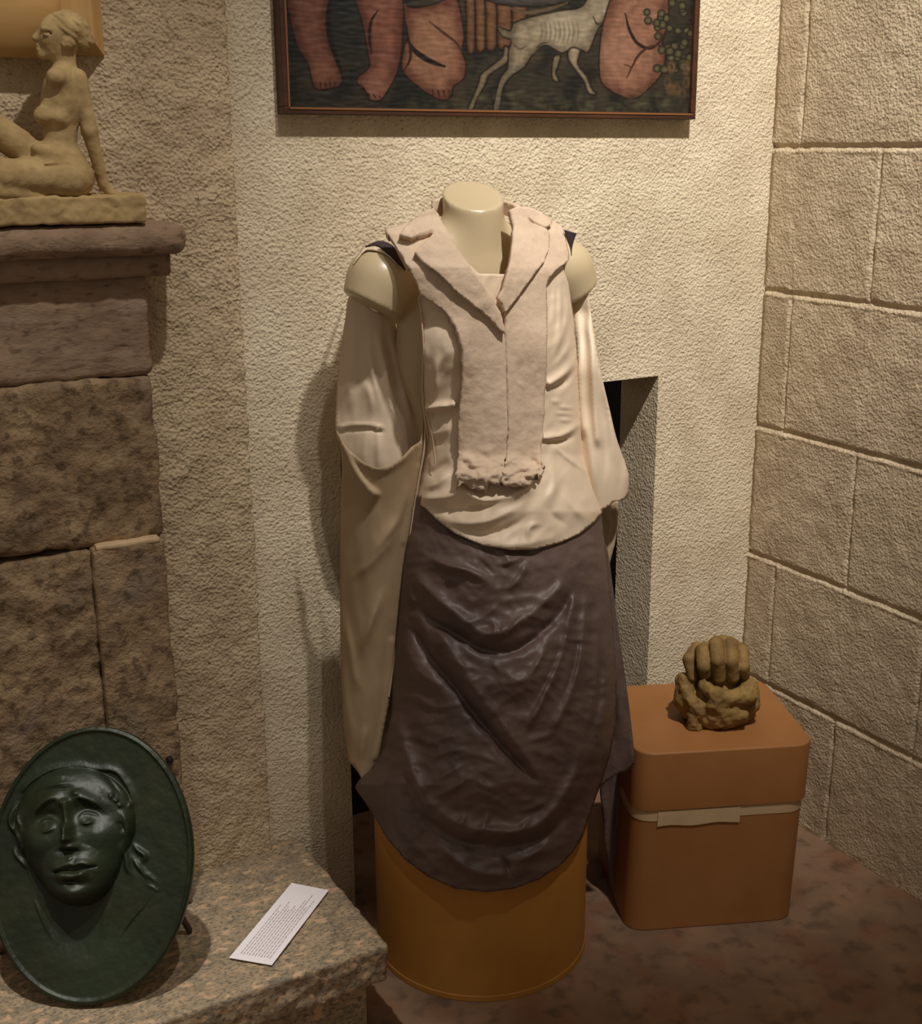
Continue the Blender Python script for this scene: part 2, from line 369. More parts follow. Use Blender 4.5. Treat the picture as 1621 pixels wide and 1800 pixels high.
# ------------------------------------------------------------------ square carton with lid and tape
BA = math.atan2(1.59742 - 1.73743, 1.67635 - 1.34948)
bx = np.array([math.cos(BA), math.sin(BA)]); by = np.array([-bx[1], bx[0]])
BO = np.array([1.34948, 1.73743]); BW = 0.3556; BD = 0.318
def rounded_prism(name, x0, x1, y0, y1, z0, z1, r_, mat, parent, top_r=0.0, skew=0.0):
    def ring(ins, z):
        out = []
        for (cx, cy, a0) in ((x1 - r_, y1 - r_, 0), (x0 + r_, y1 - r_, 90), (x0 + r_, y0 + r_, 180), (x1 - r_, y0 + r_, 270)):
            for k in range(11):
                a = rad(a0 + 9 * k); lx = cx + (r_ - ins) * math.cos(a); ly = cy + (r_ - ins) * math.sin(a)
                q = BO + bx * (lx + skew * (z - 0.39)) + by * ly; out.append((q[0], q[1], z))
        return out
    rings = [ring(0.002, z0), ring(0, z0 + 0.002)]
    if top_r:
        for k in range(6):
            a = math.pi / 2 * k / 5; rings.append(ring(top_r * (1 - math.cos(a)), z1 - top_r + top_r * math.sin(a)))
    else: rings += [ring(0, z1)]
    n = 44; v = [p for r__ in rings for p in r__]; f = []
    for i in range(len(rings) - 1):
        for k in range(n):
            a = i * n + k; b = i * n + (k + 1) % n; f.append((a, b, b + n, a + n))
    f.append(tuple(range(n))); f.append(tuple((len(rings) - 1) * n + k for k in range(n)))
    return link_mesh(name, v, f, mat, parent, sharp=32)
bt = thing('carton', (1.53, 1.80, 0), 'square tan carton with a deep lid and pale tape round it, by the block wall', 'box')
rounded_prism('carton_body', 0.004, BW - 0.004, 0.004, BD - 0.004, 0.0, 0.30, 0.040, M['kraft_box'], bt, skew=0.03)
rounded_prism('lid', 0.0, BW, 0.0, BD, 0.266, 0.390, 0.040, M['kraft_box'], bt, top_r=0.004, skew=0.02)
rounded_prism('tape', 0.003, BW - 0.003, 0.003, BD - 0.003, 0.242, 0.2655, 0.0405, M['tape'], bt, skew=0.03)
# overlapping loose end of the tape
v, f = [], []
for k in range(13):
    lx = 0.05 + 0.165 * k / 12
    for z in (0.2645, 0.233 + 0.002 * math.sin(k * 0.9)):
        q = BO + bx * (lx + 0.03 * (z - .39)) + by * 0.0008; v.append((q[0], q[1], z))
for k in range(12): f.append((2 * k, 2 * k + 1, 2 * k + 3, 2 * k + 2))
o = link_mesh('tape_end', v, f, M['tape'], bt, smooth=False)

# ------------------------------------------------------------------ printed label on the ledge
c = [np.array(q) for q in ((0.5491, 1.7840), (0.7231, 1.9402), (0.7719, 1.8837), (0.6030, 1.7293))]
lb = thing('label_card', (0.66, 1.83, 0.20), 'white printed label card lying on the granite ledge', 'label')
o = link_mesh('card', [(*q, 0.2045) for q in c], [(0, 1, 2, 3)], M['paper'], lb, smooth=False); solidify(o, 0.0008, 0)
v, f = [], []; rs = np.random.RandomState(3)
starts = [0.05] * 12; ends = [0.74, 0.66, 0.80, 0.74, 0.70, 0.76, 0.72, 0.86, 0.94, 0.80, 0.90, 0.55]
for li in range(11):
    w = 0.16 + 0.068 * li; t = 0.06 + 0.01 * rs.rand(); end = ends[li] * (0.95 if li < 9 else 0.92)
    while t < end:
        L = 0.015 + 0.035 * rs.rand()
        for (a, b) in ((t, w), (min(t + L, end), w), (min(t + L, end), w + 0.024), (t, w + 0.024)):
            p0 = c[0] + (c[3] - c[0]) * b; p1 = c[1] + (c[2] - c[1]) * b; q = p0 + (p1 - p0) * a; v.append((q[0], q[1], 0.2050))
        k = len(v); f.append((k - 4, k - 3, k - 2, k - 1)); t += L + 0.008
o = link_mesh('printed_lines', v, f, M['ink'], lb, smooth=False)

# ------------------------------------------------------------------ drawing helpers
def catmull(pts, n=10, closed=False):
    P = np.asarray(pts, float)
    if closed: Q = np.concatenate([P[-1:], P, P[:2]])
    else: Q = np.concatenate([2 * P[:1] - P[1:2], P, 2 * P[-1:] - P[-2:-1]])
    out = []
    for i in range(1, len(Q) - 2):
        t = np.linspace(0, 1, n, endpoint=False)[:, None]; p0, p1, p2, p3 = Q[i - 1:i + 3]
        out.append(0.5 * (2 * p1 + (p2 - p0) * t + (2 * p0 - 5 * p1 + 4 * p2 - p3) * t ** 2 + (3 * p1 - p0 - 3 * p2 + p3) * t ** 3))
    out = np.concatenate(out)
    return out if closed else np.concatenate([out, P[-1:]])
def pdist(x, y, pts):
    """distance, side (+ = right of travel), fraction along"""
    P = np.asarray(pts, float); best = np.full(np.shape(x), 1e9); side = np.zeros(np.shape(x)); tt = np.zeros(np.shape(x))
    seg = np.linalg.norm(np.diff(P, axis=0), axis=1); cum = np.concatenate([[0], np.cumsum(seg)]); tot = max(cum[-1], 1e-9)
    for i in range(len(P) - 1):
        ax, ay = P[i]; dx, dy = P[i + 1] - P[i]; l2 = dx * dx + dy * dy + 1e-12
        t = np.clip(((x - ax) * dx + (y - ay) * dy) / l2, 0, 1); ex = x - ax - t * dx; ey = y - ay - t * dy
        d = np.hypot(ex, ey); m = d < best
        best = np.where(m, d, best); side = np.where(m, np.sign(dx * ey - dy * ex), side); tt = np.where(m, (cum[i] + t * seg[i]) / tot, tt)
    return best, side, tt
def inside(x, y, poly):
    P = np.asarray(poly, float); r_ = np.zeros(np.shape(x), bool); j = len(P) - 1
    for i in range(len(P)):
        xi, yi = P[i]; xj, yj = P[j]
        if yi != yj:
            r_ ^= ((yi > y) != (yj > y)) & (x < (xj - xi) * (y - yi) / (yj - yi) + xi)
        j = i
    return r_
def folds(x, y, items, crisp=0.55):
    """sum of creases: (points, height_mm, width on the left of travel, width on the right, [end taper])"""
    s = np.zeros(np.shape(x))
    for it in items:
        pts_, amp, wl, wr = it[:4]; tp = it[4] if len(it) > 4 else 0.42
        d, sd, t = pdist(x, y, catmull(pts_, 6)); w = np.where(sd > 0, wr, wl)
        s += amp * 1e-3 * ((1 - crisp) * np.exp(-(d / w) ** 2) + crisp * np.exp(-(np.sqrt(d * d + 2.2) - 1.48) / (w * .8))) * (sstep(0, tp, t) * sstep(0, tp, 1 - t) if tp else 1.0)
    return s
def zpts(lst, ox, oy, s): return [(ox + a / s, oy + b / s) for a, b in lst]

# ------------------------------------------------------------------ painting
def painting():
    X0, X1, Z0, Z1 = 0.824, 1.697, 1.552, 2.16
    t = thing('painting', (1.27, 2.08, 1.86), 'dark framed painting of bare pink legs and a pale walking goat on the plaster wall', 'painting')
    fw = 0.012
    yf = YB - 0.031
    for b in ((X0, X1, yf, YB - 0.001, Z0, Z0 + fw), (X0, X1, yf, YB - 0.001, Z1 - fw, Z1), (X0, X0 + fw, yf, YB - 0.001, Z0 + fw, Z1 - fw), (X1 - fw, X1, yf, YB - 0.001, Z0 + fw, Z1 - fw)):
        box('frame_rail', b, M['frame'], t, 0.0015)
    gold = surface('worn_gilt_edge', (128, 82, 44), None, rough=0.45)
    for b in ((X0 + fw - .003, X1 - fw + .003, yf - .0015, yf + .004, Z0 + fw - .004, Z0 + fw - .001), (X0 + fw - .004, X0 + fw - .001, yf - .0015, yf + .004, Z0 + fw - .003, Z1 - fw)):
        box('gilt_bead', b, gold, t)
    xs = np.arange(X0 + fw, X1 - fw + .0005, 0.00135); zs = np.concatenate([np.arange(Z0 + fw, 1.79, 0.00135), np.arange(1.79, Z1 - fw, 0.02)])
    Xg, Zg = np.meshgrid(xs, zs); Yc = YB - 0.022
    px, py = proj(np.stack([Xg, Xg * 0 + Yc, Zg], -1)); x = (px - 470) * 2.105; y = py * 2.105
    P = np.stack([Xg, Zg, Xg * 0], -1)
    n1 = fbm(P, 14, 4); n2 = fbm(P, 60, 3); n3 = perlin(P * np.array([40, 160, 1]))
    def mixc(a, b, t_): return a + (np.asarray(b, float) - a) * t_[..., None]
    colr = np.zeros(Xg.shape + (3,)) + np.array([66, 60, 48.])
    colr = mixc(colr, (40, 42, 38), sstep(-.1, .5, n1)); colr = mixc(colr, (92, 76, 56), 0.7 * sstep(.0, .7, perlin(P * 22 + 5)))
    colr = mixc(colr, (34, 44, 46), 0.8 * sstep(330, 60, y) * sstep(520, 200, x))
    colr = mixc(colr, (88, 84, 54), 0.6 * sstep(300, 400, y) * sstep(450, 800, x) * sstep(-.3, .4, n2))
    def shape(pts_, edge, mid, w, closed=True, line=3.2, lc=(38, 26, 20), hl=None):
        nonlocal colr
        pl = catmull(pts_, 8, True); ins = inside(x, y, pl); d = pdist(x, y, np.concatenate([pl, pl[:1]]))[0]
        tt = sstep(0, w, d) * .9 + 0.02 * n3 + 0.16 * n2
        body = mixc(np.zeros(Xg.shape + (3,)) + np.asarray(edge, float), mid, np.clip(tt, 0, 1))
        if hl: body = mixc(body, hl[3], np.exp(-(((x - hl[0]) / hl[2]) ** 2 + ((y - hl[1]) / hl[2]) ** 2)))
        colr = np.where(ins[..., None], body, colr)
        colr = mixc(colr, lc, 0.9 * np.exp(-(d / line) ** 2))
    def stroke(pts_, c_, w, a=1.0):
        nonlocal colr
        d, _, t_ = pdist(x, y, catmull(pts_, 6)); ww = w * np.sin(np.clip(t_, 0.06, 0.94) * math.pi) ** 0.5
        colr = mixc(colr, c_, a * sstep(1.3, 0.7, d / ww))
    # barrel staves and dark bowl
    for k, (a, b) in enumerate([(735, 770), (770, 808), (808, 850), (850, 905), (905, 960)]):
        shape([(a, -30), (b, -30), (b + 2, 60), (b - 2, 185 - 6 * k), (a + 4, 185 - 4 * k), (a, 60)], (92, 56, 34), (146, 96, 60), 16)
    shape([(780, -20), (830, 8), (900, 22), (1000, 24), (1090, 12), (1180, -20), (1150, -60), (800, -60)], (60, 52, 52), (92, 82, 80), 20)
    stroke([(880, 24), (960, 46), (1040, 34), (1110, 10)], (120, 92, 66), 7)
    # legs at the left
    shape([(80, -40), (82, 60), (110, 170), (150, 240), (165, 300), (180, 330), (215, 332), (270, 315), (275, 280), (250, 215), (228, 130), (222, 60), (232, -40)], (112, 58, 42), (168, 100, 80), 46, hl=(200, 260, 50, (176, 108, 84)))
    stroke([(235, -20), (225, 60), (232, 140), (250, 200), (275, 262)], (40, 30, 26), 10)
    shape([(330, -40), (350, 80), (372, 200), (375, 250), (335, 285), (334, 312), (358, 335), (380, 370), (415, 372), (440, 345), (480, 270), (498, 180), (503, 80), (500, -40)], (118, 58, 44), (172, 102, 80), 50, hl=(400, 320, 60, (180, 114, 92)))
    stroke([(408, 40), (384, 80), (378, 140), (386, 200)], (52, 30, 24), 6)
    stroke([(335, 312), (352, 320), (366, 344), (378, 368)], (60, 34, 26), 4)
    for k in range(4): stroke([(196 + 18 * k, 300), (198 + 18 * k, 328)], (84, 46, 34), 3)
    for k in range(4): stroke([(352 + 20 * k, 335 + 6 * k), (362 + 20 * k, 364)], (84, 46, 34), 3)
    # crouching legs
    shape([(505, -20), (520, 25), (600, 20), (690, -10), (712, 30), (728, 130), (720, 190), (735, 230), (728, 290), (690, 320), (680, 355), (650, 372), (600, 350), (555, 318), (500, 262), (505, 180), (520, 130), (506, 60)], (124, 66, 46), (184, 124, 92), 55, hl=(620, 180, 90, (192, 132, 98)))
    stroke([(520, 150), (548, 190), (600, 225), (656, 246)], (40, 26, 20), 10)
    stroke([(600, 80), (650, 120), (700, 160), (720, 200)], (96, 54, 36), 5)
    stroke([(520, 120), (530, 210), (505, 262)], (62, 36, 28), 5)
    for k in range(4): stroke([(610 + 20 * k, 330), (618 + 20 * k, 362)], (84, 46, 34), 3.5)
    # goat
    g1, g2 = (124, 108, 84), (188, 170, 140)
    shape([(880, 170), (868, 210), (820, 250), (790, 275), (780, 310), (755, 370), (742, 402), (762, 404), (778, 365), (808, 310), (822, 278), (880, 238), (915, 200)], g1, (160, 140, 104), 16)
    shape([(1120, 165), (1112, 215), (1140, 260), (1170, 300), (1182, 336), (1196, 350), (1218, 348), (1200, 325), (1184, 285), (1150, 235), (1160, 180)], g1, g2, 14)
    shape([(1060, 210), (1085, 205), (1078, 240), (1068, 270), (1080, 300), (1060, 300), (1052, 270)], g1, (150, 134, 100), 10)
    shape([(850, 100), (880, 108), (900, 112), (915, 84), (980, 62), (1080, 40), (1160, 26), (1210, -30), (1330, -30), (1290, 60), (1230, 100), (1190, 190), (1165, 186), (1130, 176), (1090, 196), (1030, 168), (985, 200), (950, 250), (900, 285), (872, 330), (860, 404), (836, 408), (846, 345), (862, 290), (888, 250), (892, 190), (902, 150), (868, 134)], g1, g2, 40, hl=(1100, 100, 90, (206, 190, 160)))
    for k in range(9): stroke([(1010 + 17 * k, 80), (1016 + 17 * k, 120), (1008 + 17 * k, 160)], (150, 130, 102), 3, 0.7)
    stroke([(900, 150), (930, 180), (960, 170)], (112, 94, 70), 5, .8); stroke([(1205, 60), (1225, 90), (1270, 60), (1320, 0)], (92, 76, 60), 5)
    stroke([(985, 200), (1010, 165), (1040, 156)], (104, 88, 68), 5)
    # folded legs at the right
    shape([(1300, -30), (1250, 60), (1232, 160), (1228, 250), (1240, 310), (1300, 352), (1360, 366), (1420, 320), (1460, 270), (1474, 200), (1462, 150), (1480, 90), (1470, -30)], (132, 78, 58), (194, 130, 102), 60, hl=(1290, 200, 80, (204, 142, 112)))
    stroke([(1325, 50), (1340, 110), (1370, 160), (1420, 178), (1470, 140)], (52, 30, 24), 6)
    stroke([(1462, 165), (1410, 175), (1370, 210), (1345, 260)], (92, 50, 38), 5); stroke([(1330, 290), (1345, 250), (1320, 240)], (110, 64, 48), 3.5)
    # grapes and leaves
    rs_ = np.random.RandomState(5)
    for k in range(46):
        gx, gy = 1400 + 170 * rs_.rand(), 10 + 250 * rs_.rand() ** 0.8
        if gx < 1440 and gy > 80: continue
        d = np.hypot(x - gx, y - gy); rr = 12 + 4 * rs_.rand()
        colr = np.where((d < rr)[..., None], mixc(np.zeros(Xg.shape + (3,)) + np.array([70, 66, 44.]), (132, 122, 86), np.clip(1 - d / rr, 0, 1) ** .8), colr); colr = mixc(colr, (34, 32, 24), 0.8 * np.exp(-((d - rr) / 2.4) ** 2))
    for k in range(12):
        gx, gy = 1470 + 100 * rs_.rand(), 240 + 110 * rs_.rand(); d = np.hypot((x - gx), (y - gy) * .6); colr = mixc(colr, (142, 102, 62), 0.55 * np.exp(-((d - 10) / 5) ** 2))
    for k in range(60):
        gx, gy = 740 + 830 * rs_.rand(), 340 + 70 * rs_.rand(); d = np.hypot((x - gx) * .5, (y - gy)); colr = mixc(colr, (110, 108, 84) if k % 2 else (60, 52, 40), 0.5 * np.exp(-(d / 9) ** 2))
    gr = colr.mean(-1, keepdims=True); colr = (gr + (colr - gr) * 0.80) * np.array([.68, .66, .62]) * (1 + 0.08 * n2 + 0.02 * n3)[..., None]
    v = np.stack([Xg, Yc - 0.0006 * n3, Zg], -1).reshape(-1, 3); n = len(xs)
    i, j = np.meshgrid(np.arange(len(zs) - 1), np.arange(n - 1), indexing='ij'); a = (i * n + j).ravel()
    m, nt, bs = new_mat('oil_paint'); at = nt.nodes.new('ShaderNodeAttribute'); at.attribute_name = 'paint'
    nt.links.new(at.outputs['Color'], bs.inputs['Base Color']); bs.inputs['Roughness'].default_value = 0.45; bs.inputs['Specular IOR Level'].default_value = 0.3
    o = link_mesh('canvas', v, np.stack([a, a + 1, a + n + 1, a + n], 1), m, t)
    ca = o.data.color_attributes.new('paint', 'FLOAT_COLOR', 'POINT'); cc = np.ones((len(v), 4)); cc[:, :3] = lin(np.clip(colr.reshape(-1, 3), 0, 255))
    ca.data.foreach_set('color', cc.ravel())
    box('backing', (X0 + .01, X1 - .01, YB - 0.020, YB - 0.001, Z0 + .01, Z1 - .01), M['frame'], t)
painting()

# ------------------------------------------------------------------ bronze medallion
def medallion():
    B = onZ(136.0, 1767.0, 0.208); LEAN = math.atan2(0.184, 0.388)
    axv = UP * math.cos(LEAN) + F0 * math.sin(LEAN); axn = -F0 * math.cos(LEAN) + UP * math.sin(LEAN); axu = Rv
    hv, hu = 0.2150, 0.162; C0 = B + axv * hv
    C0 = C0 + axu * 0.010
    A, Bb = np.meshgrid(np.linspace(-1, 1, 300), np.linspace(-1, 1, 380))
    u = A * np.sqrt(1 - Bb ** 2 / 2) * hu; v_ = Bb * np.sqrt(1 - A ** 2 / 2) * hv
    r_ = np.hypot(u / hu, v_ / hv)
    P0 = C0 + u[..., None] * axu + v_[..., None] * axv
    x, y = proj(P0)
    def el(cx, cy, sx, sy, ang=0):
        c_, s_ = math.cos(rad(ang)), math.sin(rad(ang)); dx, dy = x - cx, y - cy
        return np.hypot((dx * c_ + dy * s_) / sx, (-dx * s_ + dy * c_) / sy)
    g = lambda *a: np.exp(-el(*a) ** 2)
    h = -0.006 * (1 - np.clip(r_, 0, 1) ** 2) + 0.004 * np.exp(-((r_ - .975) / .018) ** 2)
    # head mass
    e = el(131, 1470, 88, 118, -6); dome = np.sqrt(np.clip(1 - e ** 2.4, 0, 1)); h = h + 0.046 * dome
    jaw = el(138, 1520, 68, 74, 0); h = np.maximum(h, -0.004 + 0.052 * np.sqrt(np.clip(1 - jaw ** 2.6, 0, 1)))
    hm = el(133, 1446, 106, 97, -4); hair_ = -.004 + 0.030 * np.clip(1 - hm ** 4, 0, 1) ** .55 * (1 - .55 * sstep(1460, 1540, y)); kk = .008
    q_ = np.clip(.5 + .5 * (h - hair_) / kk, 0, 1); h = hair_ * (1 - q_) + h * q_ + kk * q_ * (1 - q_)
    h += 0.009 * g(136, 1476, 16, 11) - 0.006 * g(136, 1492, 20, 5)          # tip of the nose
    h += 0.006 * g(78, 1478, 26, 22) + 0.006 * g(192, 1462, 22, 22)          # cheeks
    h += 0.011 * g(144, 1566, 24, 15) - 0.004 * g(143, 1547, 26, 7)           # chin
    h += -0.017 * g(98, 1440, 25, 19, -22) - 0.017 * g(165, 1429, 25, 18, 18)  # sockets
    h += 0.0125 * g(98, 1448, 16, 11, -12) + 0.0125 * g(166, 1436, 16, 11, 8)
    h += -0.002 * g(98, 1447, 5, 4) - 0.002 * g(166, 1435, 5, 4)
    F_ = []
    def z(l): return zpts(l, 0, 1320, 5.4)
    F_ += [(z([(430, 690), (510, 620), (600, 640), (620, 680)]), 4.2, 3, 3), (z([(440, 740), (520, 745), (610, 700)]), 3.4, 3, 3),
           (z([(790, 630), (860, 575), (950, 590), (1010, 640)]), 4.2, 3, 3), (z([(820, 655), (890, 670), (960, 640)]), 3.4, 3, 3),
           (z([(340, 690), (400, 560), (500, 460), (600, 440), (650, 560)]), 7.5, 9, 6), (z([(770, 560), (790, 430), (880, 440), (980, 500), (1060, 590)]), 7.5, 9, 6),
           (z([(690, 420), (700, 560), (720, 700), (730, 850)]), 10, 7, 7, 0.12), (z([(710, 640), (725, 760), (735, 870)]), 13, 9, 9, 0.3),
           (z([(640, 900), (740, 880), (860, 880)]), 6, 6, 7), (z([(650, 430), (660, 520)]), 3, 3, 3), (z([(780, 340), (790, 420)]), 5, 7, 7),
           (z([(740, 960), (770, 1020)]), 3, 5, 5),
           (z([(560, 1110), (680, 1060), (760, 1040), (800, 1045), (880, 1030), (1000, 1065)]), 6.0, 7, 5, .2),
           (z([(580, 1125), (700, 1105), (800, 1110), (900, 1075), (1000, 1070)]), -5.5, 2.2, 2.2, .08),
           (z([(600, 1150), (740, 1152), (820, 1150), (940, 1105)]), 8.5, 8, 9, .25), (z([(640, 1195), (760, 1205), (880, 1150)]), -4, 5, 5),
           (z([(200, 420), (280, 310), (450, 200), (600, 160), (780, 150), (900, 175), (1080, 190), (1180, 290), (1250, 430), (1240, 560)]), 4.5, 7, 3, .05),
           (z([(930, 190), (1040, 270), (1130, 370), (1190, 450)]), -3.5, 3, 3),
           (z([(360, 400), (480, 330), (640, 300), (770, 290)]), 3.2, 3, 3), (z([(380, 430), (520, 365), (700, 345), (800, 340)]), -3, 2.5, 2.5), (z([(300, 330), (450, 250), (640, 230), (760, 255)]), 2.6, 4, 4),
           (z([(1060, 430), (1120, 410)]), 4, 6, 6), (z([(1110, 480), (1160, 450)]), 4, 4, 4), (z([(1150, 530), (1195, 490)]), 4, 3.5, 3.5),
           (z([(1120, 600), (1200, 600), (1240, 690), (1230, 780), (1160, 760)]), 6, 6, 6), (z([(1130, 660), (1180, 700), (1190, 770)]), -4, 4, 4),
           (z([(230, 490), (130, 560), (110, 700), (200, 800), (240, 900)]), 8, 6, 5), (z([(270, 520), (190, 600), (230, 740), (270, 800)]), 6, 5, 4),
           (z([(110, 760), (180, 800), (230, 930), (250, 1060)]), 7, 5, 4), (z([(120, 860), (150, 980), (250, 1100), (270, 1200)]), 5, 5, 4), (z([(140, 640), (210, 700), (250, 760)]), -2.5, 2.5, 2.5),
           (z([(1220, 820), (1180, 900), (1200, 1020), (1220, 1130), (1300, 1220)]), 7.5, 6, 5), (z([(1240, 860), (1300, 930), (1380, 1000), (1330, 1080)]), 7, 5, 5),
           (z([(1230, 960), (1300, 1080), (1400, 1190), (1510, 1270)]), 6, 5, 4), (z([(1330, 1100), (1420, 1220), (1480, 1260)]), -2.5, 2.5, 2.5), (z([(1350, 1270), (1440, 1290), (1490, 1325), (1515, 1270)]), 2, 3, 3),
           (z([(1470, 1350), (1380, 1480), (1260, 1620), (1150, 1780), (1100, 1900)]), -2.4, 2.2, 2.2), (z([(290, 1340), (360, 1500), (420, 1650), (520, 1850)]), 3.0, 3, 3),
           (z([(1050, 1350), (1000, 1560), (960, 1750), (900, 1900)]), 4, 8, 8)]
    h += folds(x, y, F_, 0.12)
    h -= 0.007 * sstep(1, 0, el(138, 1625, 62, 60) - .4) * (1 - dome)
    P = P0 * 1.0; h += 0.0006 * fbm(P, 60, 3)
    v = (P0 + axn * h[..., None]).reshape(-1, 3); n = A.shape[1]; rws = A.shape[0]
    i, j = np.meshgrid(np.arange(rws - 1), np.arange(n - 1), indexing='ij'); a = (i * n + j).ravel()
    fr = np.stack([a, a + 1, a + n + 1, a + n], 1)
    # flat back, joined round the rim
    bk = (P0 - axn * 0.014).reshape(-1, 3); k = len(v); rim = np.concatenate([np.arange(n), np.arange(1, rws) * n + n - 1, (rws - 1) * n + np.arange(n - 2, -1, -1), np.arange(rws - 2, 0, -1) * n])
    vb = bk[rim]; q = len(rim); fs = fr.tolist()
    for s in range(q): fs.append((rim[s], rim[(s + 1) % q], k + (s + 1) % q, k + s))
    fs.append(tuple(range(k, k + q)))
    t = thing('medallion', tuple(B), 'large oval green bronze medallion with a sorrowful face, propped on the granite ledge', 'sculpture')
    link_mesh('relief', np.concatenate([v, vb]), fs, M['bronze'], t)
    # dark wooden prop behind it
    w = surface('dark_easel_wood', (58, 42, 30), None, rough=0.6)
    e_ = thing('easel', tuple(C0), 'small dark easel foot showing just behind the medallion on the ledge', 'easel')
    def bar(nm, p, q_, r__):
        p, q_ = np.asarray(p, float), np.asarray(q_, float)
        lo = np.minimum(p, q_) - .02; hi = np.maximum(p, q_) + .02
        vv, ff = surface_nets(lambda s: sd_caps(s, p, q_, r__), lo, hi, 0.003); link_mesh(nm, vv, ff, w, e_)
    foot = onZ(333, 1636, 0.206)
    top = C0 + axu * 0.06 - axn * 0.022 + axv * 0.05
    bar('leg', foot, top, 0.0055)
    foot2 = foot - axu * 0.14; bar('leg', foot2, top - axu * 0.12, 0.0055)
    bar('crossbar', foot * .6 + top * .4, foot2 * .6 + (top - axu * .12) * .4, 0.005)
medallion()

